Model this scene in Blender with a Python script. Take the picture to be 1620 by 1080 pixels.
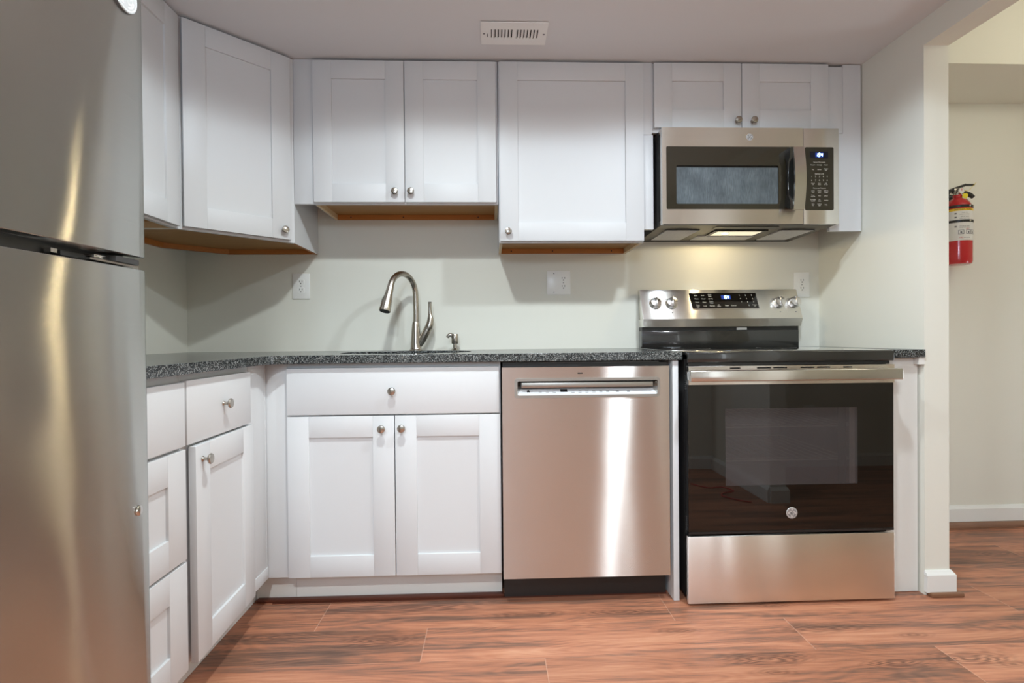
import bpy, bmesh, math, random
from mathutils import Matrix, Vector
for o in list(bpy.data.objects): bpy.data.objects.remove(o)
SC = bpy.context.scene
C = SC.collection
S = 0.0254            # everything below is written in inches
PI = math.pi

# ------------------------------------------------------------------ camera
CAMP = (56.0025, -101.2286, 38.3526)
YAW, PITCH, ROLL, FPX = 0.0384, -0.0088, -0.0087, 849.13
f = Vector((math.sin(YAW)*math.cos(PITCH), math.cos(YAW)*math.cos(PITCH), math.sin(PITCH)))
rt = Vector((math.cos(YAW), -math.sin(YAW), 0)); up = rt.cross(f)
r2 = rt*math.cos(ROLL)+up*math.sin(ROLL); u2 = -rt*math.sin(ROLL)+up*math.cos(ROLL)
cd = bpy.data.cameras.new('camera'); cam = bpy.data.objects.new('camera', cd); C.objects.link(cam)
cd.sensor_width = 36; cd.lens = FPX/1620*36; cd.clip_start = 0.02; cd.clip_end = 60
m = Matrix((r2, u2, -f)).transposed().to_4x4(); m.translation = Vector(CAMP)*S
cam.matrix_world = m
SC.camera = cam

# ------------------------------------------------------------------ view, world, lights
SC.view_settings.view_transform = 'Standard'; SC.view_settings.look = 'None'
SC.view_settings.gamma = 1.0; SC.view_settings.use_curve_mapping = False
SC.view_settings.exposure = 0.37
w = bpy.data.worlds.new('world'); SC.world = w; w.use_nodes = True
w.node_tree.nodes['Background'].inputs[0].default_value = (0.88, 0.95, 1.0, 1)
w.node_tree.nodes['Background'].inputs[1].default_value = 4.5

def spot(name, loc, power, col, size, blend, rad, aim=(0, 0, -1)):
    l = bpy.data.lights.new(name, 'SPOT'); l.energy = power; l.color = col
    l.spot_size = math.radians(size); l.spot_blend = blend; l.shadow_soft_size = rad*S
    o = bpy.data.objects.new(name, l); C.objects.link(o); o.location = Vector(loc)*S
    o.rotation_euler = Vector(aim).to_track_quat('-Z', 'Y').to_euler()
    return o
def point(name, loc, power, col, rad):
    l = bpy.data.lights.new(name, 'POINT'); l.energy = power; l.color = col; l.shadow_soft_size = rad*S
    o = bpy.data.objects.new(name, l); C.objects.link(o); o.location = Vector(loc)*S
    return o
def disc(name, loc, power, col, dia, spread):
    l = bpy.data.lights.new(name, 'AREA'); l.shape = 'DISK'; l.size = dia*S; l.energy = power; l.color = col; l.spread = math.radians(spread)
    o = bpy.data.objects.new(name, l); C.objects.link(o); o.location = Vector(loc)*S
    return o
COOL = (0.93, 1.0, 1.0)
disc('downlight_lamp_sink', (47.3, -52, 83.6), 8.6, (0.92, 1.0, 1.0), 3.4, 160)
disc('downlight_lamp_range', (89.3, -50.5, 83.6), 8.6, (0.88, 0.98, 1.04), 3.4, 160)
spot('downlight_beam_sink', (47.3, -52, 83.2), 13, (0.86, 0.98, 1.05), 156, 0.12, 1.7)
spot('downlight_beam_range', (89.3, -50.5, 83.2), 11.5, (0.80, 0.96, 1.10), 156, 0.12, 1.7)
disc('far_room_lamp_near', (45, -119, 83.6), 29, (0.90, 0.98, 1.0), 5, 178)
disc('far_room_fill_near_right', (97.5, -119, 83.6), 7, (0.93, 0.98, 1.04), 3.4, 178)  # unseen fill light, added; placed so its reflection streaks the dishwasher door
point('far_room_fill', (44, -165, 74), 44, (0.76, 0.95, 1.18), 6)  # unseen soft fill added behind the camera to lift the ambient light
point('hall_lamp', (156, -44, 86), 7.0, (1.0, 0.95, 0.75), 4)
spot('microwave_lamp', (97.2, -8.2, 55.95), 2.1, (1.0, 0.80, 0.47), 177.5, 0.08, 0.5)

# ------------------------------------------------------------------ materials
def nodes(name):
    m = bpy.data.materials.new(name); m.use_nodes = True
    nt = m.node_tree; return m, nt, nt.nodes['Principled BSDF'], nt.nodes.new, nt.links.new
def M_(name, col, rough=0.5, metal=0.0, bump=0.0, bscale=60, var=0.0, vscale=3, spec=0.5, coat=0.0, stretch=(1, 1, 1), aniso=0, tz=False, emit=None, es=0, bdist=0.001):
    m, nt, b, N, L = nodes(name)
    b.inputs['Base Color'].default_value = (*col, 1); b.inputs['Roughness'].default_value = rough
    b.inputs['Metallic'].default_value = metal; b.inputs['Specular IOR Level'].default_value = spec
    b.inputs['Coat Weight'].default_value = coat; b.inputs['Coat Roughness'].default_value = 0.05
    tc = N('ShaderNodeTexCoord'); mp = N('ShaderNodeMapping'); mp.inputs['Scale'].default_value = stretch
    L(tc.outputs['Object'], mp.inputs['Vector'])
    if var:
        n = N('ShaderNodeTexNoise'); n.inputs['Scale'].default_value = vscale; n.inputs['Detail'].default_value = 3
        L(mp.outputs[0], n.inputs['Vector'])
        mx = N('ShaderNodeMix'); mx.data_type = 'RGBA'
        mx.inputs[6].default_value = (*[c*(1-var) for c in col], 1); mx.inputs[7].default_value = (*[min(1, c*(1+var)) for c in col], 1)
        L(n.outputs['Fac'], mx.inputs[0]); L(mx.outputs[2], b.inputs['Base Color'])
    if bump:
        n2 = N('ShaderNodeTexNoise'); n2.inputs['Scale'].default_value = bscale; n2.inputs['Detail'].default_value = 4
        L(mp.outputs[0], n2.inputs['Vector'])
        bp = N('ShaderNodeBump'); bp.inputs['Strength'].default_value = bump; bp.inputs['Distance'].default_value = bdist
        L(n2.outputs['Fac'], bp.inputs['Height']); L(bp.outputs[0], b.inputs['Normal'])
    if aniso:
        b.inputs['Anisotropic'].default_value = aniso
        if tz:
            cx = N('ShaderNodeCombineXYZ'); cx.inputs[2].default_value = 1
            L(cx.outputs[0], b.inputs['Tangent'])
    if emit:
        b.inputs['Emission Color'].default_value = (*emit, 1); b.inputs['Emission Strength'].default_value = es
    return m

def floor_material():
    m, nt, b, N, L = nodes('wood_plank_floor')
    g = N('ShaderNodeNewGeometry'); sp = N('ShaderNodeSeparateXYZ'); L(g.outputs['Position'], sp.inputs[0])
    def mt(op, a, bb=None, c=None):
        n = N('ShaderNodeMath'); n.operation = op
        for i, v in enumerate((a, bb, c)):
            if v is None: continue
            if isinstance(v, (int, float)): n.inputs[i].default_value = v
            else: L(v, n.inputs[i])
        return n.outputs[0]
    X = mt('DIVIDE', sp.outputs[0], S); Y = mt('DIVIDE', sp.outputs[1], S)
    v = mt('DIVIDE', mt('SUBTRACT', -22.9, Y), 7.4); row = mt('FLOOR', v); fv = mt('FRACT', v)
    u = mt('DIVIDE', mt('SUBTRACT', mt('SUBTRACT', X, 32.4), mt('MULTIPLY', row, 14.8)), 47.9)
    pl = mt('FLOOR', u); fu = mt('FRACT', u)
    cid = N('ShaderNodeCombineXYZ'); L(row, cid.inputs[0]); L(pl, cid.inputs[1])
    wn = N('ShaderNodeTexWhiteNoise'); wn.noise_dimensions = '3D'; L(cid.outputs[0], wn.inputs['Vector'])
    idv = wn.outputs['Value']
    # coordinates of the grain, shifted on each plank
    gv = N('ShaderNodeCombineXYZ'); L(mt('ADD', X, mt('MULTIPLY', idv, 300)), gv.inputs[0]); L(mt('ADD', Y, mt('MULTIPLY', idv, 90)), gv.inputs[1]); L(mt('MULTIPLY', idv, 50), gv.inputs[2])
    def noise(scale, det, st, dist=0.0, rough=0.55):
        mp = N('ShaderNodeMapping'); mp.inputs['Scale'].default_value = st; L(gv.outputs[0], mp.inputs[0])
        n = N('ShaderNodeTexNoise'); n.inputs['Scale'].default_value = scale; n.inputs['Detail'].default_value = det
        n.inputs['Distortion'].default_value = dist; n.inputs['Roughness'].default_value = rough
        L(mp.outputs[0], n.inputs['Vector']); return n.outputs['Fac']
    big = noise(1.0, 4, (0.030, 0.34, 1), 0.9)
    # cathedral lines: rings of the low noise field
    field = noise(1.0, 1.5, (0.035, 0.20, 1), 0.3)
    rings = mt('SINE', mt('MULTIPLY', field, 130))
    fine = noise(1.0, 6, (0.16, 4.5, 1), 0.3, 0.75)
    streak = noise(1.0, 4, (0.035, 0.9, 1), 0.8)
    t = mt('ADD', mt('MULTIPLY', big, 0.75), mt('MULTIPLY', fine, 0.44))
    t = mt('ADD', t, mt('MULTIPLY', rings, 0.026)); t = mt('ADD', t, mt('MULTIPLY', streak, 0.27)); t = mt('SUBTRACT', t, 0.24)
    cr = N('ShaderNodeValToRGB'); e = cr.color_ramp.elements
    e[0].position = 0.30; e[0].color = (0.14, 0.080, 0.058, 1)
    e[1].position = 0.74; e[1].color = (0.62, 0.325, 0.195, 1)
    a = cr.color_ramp.elements.new(0.41); a.color = (0.265, 0.132, 0.086, 1)
    a = cr.color_ramp.elements.new(0.50); a.color = (0.44, 0.182, 0.104, 1)
    a = cr.color_ramp.elements.new(0.60); a.color = (0.53, 0.24, 0.138, 1)
    L(t, cr.inputs[0])
    # knots
    kv = N('ShaderNodeCombineXYZ'); L(mt('ADD', X, mt('MULTIPLY', idv, 300)), kv.inputs[0]); L(mt('ADD', mt('MULTIPLY', Y, 2.6), mt('MULTIPLY', idv, 90)), kv.inputs[1])
    vo = N('ShaderNodeTexVoronoi'); vo.voronoi_dimensions = '2D'; vo.inputs['Scale'].default_value = 0.042; L(kv.outputs[0], vo.inputs['Vector']); kc = N('ShaderNodeSeparateColor'); L(vo.outputs['Color'], kc.inputs[0])
    kd = mt('ADD', vo.outputs['Distance'], mt('ADD', mt('MULTIPLY', mt('SUBTRACT', fine, 0.5), 0.05), mt('MULTIPLY', mt('SUBTRACT', big, 0.5), 0.35)))
    kring = mt('MULTIPLY', mt('ADD', mt('SINE', mt('MULTIPLY', kd, 150)), 1), 0.5)
    km = N('ShaderNodeMapRange'); km.inputs['From Min'].default_value = 0.05; km.inputs['From Max'].default_value = 0.16; km.inputs['To Min'].default_value = 1; km.inputs['To Max'].default_value = 0
    L(kd, km.inputs['Value'])
    mk = N('ShaderNodeMix'); mk.data_type = 'RGBA'; mk.inputs[7].default_value = (0.17, 0.075, 0.045, 1)
    L(mt('MULTIPLY', mt('MULTIPLY', mt('MULTIPLY', km.outputs[0], mt('GREATER_THAN', kc.outputs[0], 0.75)), mt('ADD', mt('MULTIPLY', kring, 0.6), 0.25)), 0.8), mk.inputs[0]); L(cr.outputs[0], mk.inputs[6])
    # figured knots of particular boards
    tk = None
    for kx, ky, ra, rb in ((26.2, -31.5, 2.6, 0.75), (41.6, -32.9, 2.6, 0.9), (41.5, -24.9, 7.5, 1.3), (88.2, -39.3, 2.6, 0.9), (102.9, -40.8, 2.4, 0.6), (112.0, -40.4, 2.6, 0.9), (73.5, -27.6, 3.0, 0.6), (98.5, -33.0, 3.5, 0.7), (143.8, -11.6, 2.6, 0.8), (60.5, -27.5, 3.0, 0.5)):
        dx = mt('DIVIDE', mt('SUBTRACT', X, kx), ra); dy = mt('DIVIDE', mt('SUBTRACT', Y, ky), rb)
        dd_ = mt('SQRT', mt('ADD', mt('MULTIPLY', dx, dx), mt('MULTIPLY', dy, dy)))
        tk = dd_ if tk is None else mt('MINIMUM', tk, dd_)
    dist = mt('ADD', tk, mt('ADD', mt('MULTIPLY', mt('SUBTRACT', streak, 0.5), 3.2), mt('MULTIPLY', mt('SUBTRACT', fine, 0.5), 0.25)))
    kf = N('ShaderNodeMapRange'); kf.inputs['From Min'].default_value = 0.9; kf.inputs['From Max'].default_value = 2.4; kf.inputs['To Min'].default_value = 1; kf.inputs['To Max'].default_value = 0; L(dist, kf.inputs['Value'])
    kr = mt('MULTIPLY', mt('ADD', mt('SINE', mt('MULTIPLY', dist, 13)), 1.1), 0.45)
    mk2 = N('ShaderNodeMix'); mk2.data_type = 'RGBA'; mk2.inputs[7].default_value = (0.13, 0.062, 0.042, 1)
    L(mt('MULTIPLY', mt('MULTIPLY', kf.outputs[0], kr), 0.85), mk2.inputs[0]); L(mk.outputs[2], mk2.inputs[6]); mk = mk2
    # per plank tone
    tone = N('ShaderNodeMix'); tone.data_type = 'RGBA'; tone.blend_type = 'MULTIPLY'; tone.inputs[0].default_value = 1
    tc = N('ShaderNodeMix'); tc.data_type = 'RGBA'; tc.inputs[6].default_value = (0.86, 0.83, 0.80, 1); tc.inputs[7].default_value = (1.12, 1.10, 1.10, 1)
    L(idv, tc.inputs[0]); L(mk.outputs[2], tone.inputs[6]); L(tc.outputs[2], tone.inputs[7])
    seam = mt('MAXIMUM', mt('LESS_THAN', fu, 0.0022), mt('MULTIPLY', mt('LESS_THAN', fv, 0.010), 0.35))
    ms = N('ShaderNodeMix'); ms.data_type = 'RGBA'; ms.inputs[7].default_value = (0.62, 0.40, 0.29, 1)
    L(mt('MULTIPLY', seam, 0.4), ms.inputs[0]); L(tone.outputs[2], ms.inputs[6]); L(ms.outputs[2], b.inputs['Base Color'])
    b.inputs['Roughness'].default_value = 0.42; b.inputs['Specular IOR Level'].default_value = 0.35
    bp = N('ShaderNodeBump'); bp.inputs['Strength'].default_value = 0.15; bp.inputs['Distance'].default_value = 0.0006
    L(fine, bp.inputs['Height']); L(bp.outputs[0], b.inputs['Normal'])
    return m

def granite_material():
    m, nt, b, N, L = nodes('speckled_granite')
    tc = N('ShaderNodeTexCoord')
    n1 = N('ShaderNodeTexNoise'); n1.inputs['Scale'].default_value = 290; n1.inputs['Detail'].default_value = 5; n1.inputs['Roughness'].default_value = 0.7
    v = N('ShaderNodeTexVoronoi'); v.inputs['Scale'].default_value = 400
    L(tc.outputs['Object'], n1.inputs['Vector']); L(tc.outputs['Object'], v.inputs['Vector'])
    sx = N('ShaderNodeSeparateColor'); L(v.outputs['Color'], sx.inputs[0])
    mi = N('ShaderNodeMath'); mi.operation = 'MULTIPLY'; L(sx.outputs[0], mi.inputs[0]); mi.inputs[1].default_value = 0.55
    ad = N('ShaderNodeMath'); ad.operation = 'ADD'; L(mi.outputs[0], ad.inputs[0]); L(n1.outputs['Fac'], ad.inputs[1])
    cr = N('ShaderNodeValToRGB'); e = cr.color_ramp.elements
    e[0].position = 0.62; e[0].color = (0.006, 0.008, 0.009, 1); e[1].position = 1.1; e[1].color = (0.27, 0.28, 0.27, 1)
    a = e.new(0.80); a.color = (0.030, 0.034, 0.035, 1); a = e.new(0.92); a.color = (0.10, 0.108, 0.108, 1)
    L(ad.outputs[0], cr.inputs[0]); L(cr.outputs[0], b.inputs['Base Color'])
    b.inputs['Roughness'].default_value = 0.17; b.inputs['Coat Weight'].default_value = 0.0; b.inputs['Coat Roughness'].default_value = 0.04
    return m

def wood_material(name, c1, c2, axis=0):
    m, nt, b, N, L = nodes(name)
    tc = N('ShaderNodeTexCoord'); mp = N('ShaderNodeMapping'); s = [60, 60, 60]; s[axis] = 5; mp.inputs['Scale'].default_value = s
    n = N('ShaderNodeTexNoise'); n.inputs['Scale'].default_value = 1; n.inputs['Detail'].default_value = 4; n.inputs['Distortion'].default_value = 0.6
    L(tc.outputs['Object'], mp.inputs[0]); L(mp.outputs[0], n.inputs['Vector'])
    mx = N('ShaderNodeMix'); mx.data_type = 'RGBA'; mx.inputs[6].default_value = (*c1, 1); mx.inputs[7].default_value = (*c2, 1)
    L(n.outputs['Fac'], mx.inputs[0]); L(mx.outputs[2], b.inputs['Base Color']); b.inputs['Roughness'].default_value = 0.5
    return m

def steel_material(name, col, rough, aniso=0.75, bump=0.12, wave=0.0, fz=900, bd=0.0003):
    m, nt, b, N, L = nodes(name)
    b.inputs['Metallic'].default_value = 1; b.inputs['Roughness'].default_value = rough
    b.inputs['Anisotropic'].default_value = aniso
    cx = N('ShaderNodeCombineXYZ'); cx.inputs[2].default_value = 1; L(cx.outputs[0], b.inputs['Tangent'])
    tc = N('ShaderNodeTexCoord'); mp = N('ShaderNodeMapping'); mp.inputs['Scale'].default_value = (9, 9, fz)
    L(tc.outputs['Object'], mp.inputs[0])
    n = N('ShaderNodeTexNoise'); n.inputs['Scale'].default_value = 1; n.inputs['Detail'].default_value = 2; L(mp.outputs[0], n.inputs['Vector'])
    mx = N('ShaderNodeMix'); mx.data_type = 'RGBA'; mx.inputs[6].default_value = (*[c*0.93 for c in col], 1); mx.inputs[7].default_value = (*[min(1, c*1.06) for c in col], 1)
    L(n.outputs['Fac'], mx.inputs[0]); L(mx.outputs[2], b.inputs['Base Color'])
    n2 = N('ShaderNodeTexNoise'); n2.inputs['Scale'].default_value = 3.2; n2.inputs['Detail'].default_value = 1.0; L(tc.outputs['Object'], n2.inputs['Vector'])
    bp = N('ShaderNodeBump'); bp.inputs['Strength'].default_value = bump; bp.inputs['Distance'].default_value = bd; L(n.outputs['Fac'], bp.inputs['Height'])
    last = bp
    if wave:
        b2 = N('ShaderNodeBump'); b2.inputs['Strength'].default_value = 1.0; b2.inputs['Distance'].default_value = wave; L(n2.outputs['Fac'], b2.inputs['Height'])
        L(bp.outputs[0], b2.inputs['Normal']); last = b2
    g = N('ShaderNodeBsdfAnisotropic'); g.inputs['Roughness'].default_value = rough; g.inputs['Anisotropy'].default_value = -aniso
    L(mx.outputs[2], g.inputs['Color']); L(cx.outputs[0], g.inputs['Tangent']); L(last.outputs[0], g.inputs['Normal'])
    L(g.outputs[0], nt.nodes['Material Output'].inputs[0])
    return m

def glass_black_material(name, col, alpha_mix, rough=0.03, scatter=(0.02, 0.02, 0.02)):
    """tinted pane: part clear, part dark body, with a glossy face"""
    m = bpy.data.materials.new(name); m.use_nodes = True; nt = m.node_tree; N = nt.nodes.new; L = nt.links.new
    b = nt.nodes['Principled BSDF']; b.inputs['Base Color'].default_value = (*scatter, 1); b.inputs['Roughness'].default_value = rough
    b.inputs['Specular IOR Level'].default_value = 0.6
    t = N('ShaderNodeBsdfTransparent'); t.inputs[0].default_value = (*col, 1)
    mx = N('ShaderNodeMixShader'); mx.inputs[0].default_value = alpha_mix
    L(b.outputs[0], mx.inputs[1]); L(t.outputs[0], mx.inputs[2]); L(mx.outputs[0], nt.nodes['Material Output'].inputs[0])
    return m

def mesh_screen_material(name, c0, c1, scale):
    m, nt, b, N, L = nodes(name)
    tc = N('ShaderNodeTexCoord'); wv = N('ShaderNodeTexNoise'); wv.inputs['Scale'].default_value = 1; wv.inputs['Detail'].default_value = 3
    mp = N('ShaderNodeMapping'); mp.inputs['Scale'].default_value = (scale*7, scale, scale*0.5)
    n = N('ShaderNodeTexNoise'); n.inputs['Scale'].default_value = 14; L(tc.outputs['Object'], n.inputs['Vector'])
    L(tc.outputs['Object'], mp.inputs[0]); L(mp.outputs[0], wv.inputs['Vector'])
    ml = N('ShaderNodeMath'); ml.operation = 'MULTIPLY'; L(wv.outputs['Fac'], ml.inputs[0]); ml.use_clamp = True; ml.name = 'x'; L(n.outputs['Fac'], ml.inputs[1])
    mx = N('ShaderNodeMix'); mx.data_type = 'RGBA'; mx.inputs[6].default_value = (*c0, 1); mx.inputs[7].default_value = (*c1, 1)
    L(ml.outputs[0], mx.inputs[0]); L(mx.outputs[2], b.inputs['Base Color']); b.inputs['Roughness'].default_value = 0.12; b.inputs['Coat Weight'].default_value = 0.6
    return m

MT = {
 'wall': M_('wall_paint', (0.785, 0.775, 0.695), 0.75, bump=0.08, bscale=350, var=0.012, vscale=2, spec=0.25),
 'ceil': M_('ceiling_paint', (0.765, 0.775, 0.79), 0.85, bump=0.08, bscale=300, spec=0.2),
 'trim': M_('trim_paint', (0.80, 0.80, 0.77), 0.4, bump=0.05, bscale=80),
 'white': M_('cabinet_white_lacquer', (0.68, 0.69, 0.70), 0.46, bump=0.05, bscale=900, spec=0.35),
 'paper': M_('cabinet_primer_side', (0.78, 0.77, 0.73), 0.5),
 'under': wood_material('cabinet_underside_wood', (0.34, 0.165, 0.045), (0.45, 0.24, 0.075), 0),
 'rail': wood_material('cabinet_rail_wood', (0.40, 0.13, 0.02), (0.55, 0.21, 0.045), 0),
 'ply': wood_material('raw_plywood_edge', (0.62, 0.45, 0.25), (0.72, 0.56, 0.35), 2),
 'shoe': wood_material('brown_shoe_molding', (0.16, 0.07, 0.035), (0.30, 0.15, 0.08), 0),
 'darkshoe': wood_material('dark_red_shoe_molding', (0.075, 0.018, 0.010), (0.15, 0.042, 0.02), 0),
 'granite': granite_material(),
 'floor': floor_material(),
 'steel': steel_material('brushed_stainless', (0.86, 0.84, 0.80), 0.27, 0.70, wave=0.0015),
 'dsteel': steel_material('dishwasher_stainless', (0.70, 0.685, 0.655), 0.21, 0.85, wave=0.0006),
 'satin': M_('satin_steel_trim', (0.40, 0.385, 0.355), 0.38, 1.0),
 'fsteel': steel_material('refrigerator_stainless', (0.63, 0.635, 0.605), 0.20, 0.86, wave=0.004),
 'steelp': M_('polished_steel_trim', (0.66, 0.645, 0.61), 0.16, 1.0),
 'nickel': M_('brushed_nickel', (0.45, 0.415, 0.365), 0.24, 1.0, bump=0.05, bscale=300),
 'chrome': M_('chrome_knob', (0.80, 0.80, 0.80), 0.16, 1.0),
 'bowl': M_('sink_steel', (0.45, 0.45, 0.44), 0.3, 1.0),
 'black': M_('black_plastic', (0.012, 0.012, 0.012), 0.35),
 'dark': M_('dark_grey_metal', (0.085, 0.088, 0.09), 0.45, 0.3),
 'enamel': M_('black_enamel', (0.014, 0.014, 0.013), 0.16, coat=0.6, spec=0.6),
 'cook': M_('cooktop_glass', (0.010, 0.010, 0.010), 0.06, coat=1.0),
 'bglass': M_('black_glass', (0.006, 0.005, 0.004), 0.025, spec=0.62),
 'owin': glass_black_material('oven_window_glass', (0.75, 0.70, 0.68), 0.50, 0.03, (0.085, 0.076, 0.076)),
 'cavity': M_('oven_cavity_enamel', (0.34, 0.30, 0.30), 0.4, var=0.25, vscale=14, stretch=(3, 1, 0.6)),
 'rack': M_('rack_wire', (0.85, 0.84, 0.82), 0.35, 0.2),
 'mwin': mesh_screen_material('microwave_window_mesh', (0.03, 0.04, 0.047), (0.30, 0.36, 0.40), 90),
 'mglass': M_('microwave_brown_glass', (0.026, 0.022, 0.014), 0.10, spec=0.6, coat=0.3),
 'munder': M_('microwave_underside', (0.13, 0.115, 0.09), 0.4, 0.5),
 'filter': M_('grease_filter_mesh', (0.80, 0.78, 0.73), 0.6, 0.0, bump=1.0, bscale=520, var=0.5, vscale=480, bdist=0.002),
 'lens': M_('lamp_lens', (0.55, 0.55, 0.48), 0.15, emit=(1.0, 0.88, 0.62), es=0.6),
 'bulb': M_('lamp_bulb', (1, 1, 0.9), 0.2, emit=(1.0, 0.88, 0.6), es=60.0),
 'canlens': M_('downlight_lens', (1, 1, 1), 0.3, emit=(0.95, 1, 1), es=6.0),
 'blue': M_('clock_digits', (0.5, 0.7, 1), 0.3, emit=(0.42, 0.66, 1.0), es=7.0),
 'disp': M_('display_window', (0.004, 0.006, 0.02), 0.1),
 'glow': M_('display_backlight', (0.01, 0.03, 0.2), 0.3, emit=(0.02, 0.12, 0.9), es=0.10),
 'print': M_('panel_print', (0.62, 0.60, 0.55), 0.5),
 'gprint': M_('grey_print', (0.16, 0.16, 0.17), 0.5),
 'silver': M_('silver_control_strip', (0.78, 0.80, 0.83), 0.28, 0.35),
 'badge': M_('badge_silver', (0.72, 0.74, 0.75), 0.3, 0.6),
 'badged': M_('badge_engraving', (0.16, 0.17, 0.18), 0.4, 0.3),
 'badgel': M_('badge_relief', (0.92, 0.95, 0.95), 0.25, 0.4),
 'plastic': M_('white_plastic', (0.90, 0.90, 0.87), 0.3),
 'hole': M_('socket_slot', (0.01, 0.01, 0.01), 0.6),
 'vent': M_('vent_white_enamel', (0.92, 0.93, 0.91), 0.4),
 'red': M_('extinguisher_red', (0.50, 0.008, 0.014), 0.22, coat=0.5),
 'label': M_('label_white', (0.74, 0.73, 0.70), 0.4),
 'yellow': M_('label_yellow', (0.80, 0.52, 0.02), 0.4),
 'redp': M_('label_red', (0.6, 0.03, 0.03), 0.4),
 'tag': M_('tag_yellow', (0.80, 0.66, 0.03), 0.5),
 'stain': M_('stainless_smudge', (0.3, 0.27, 0.24), 0.4, 0.8),
}

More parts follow.
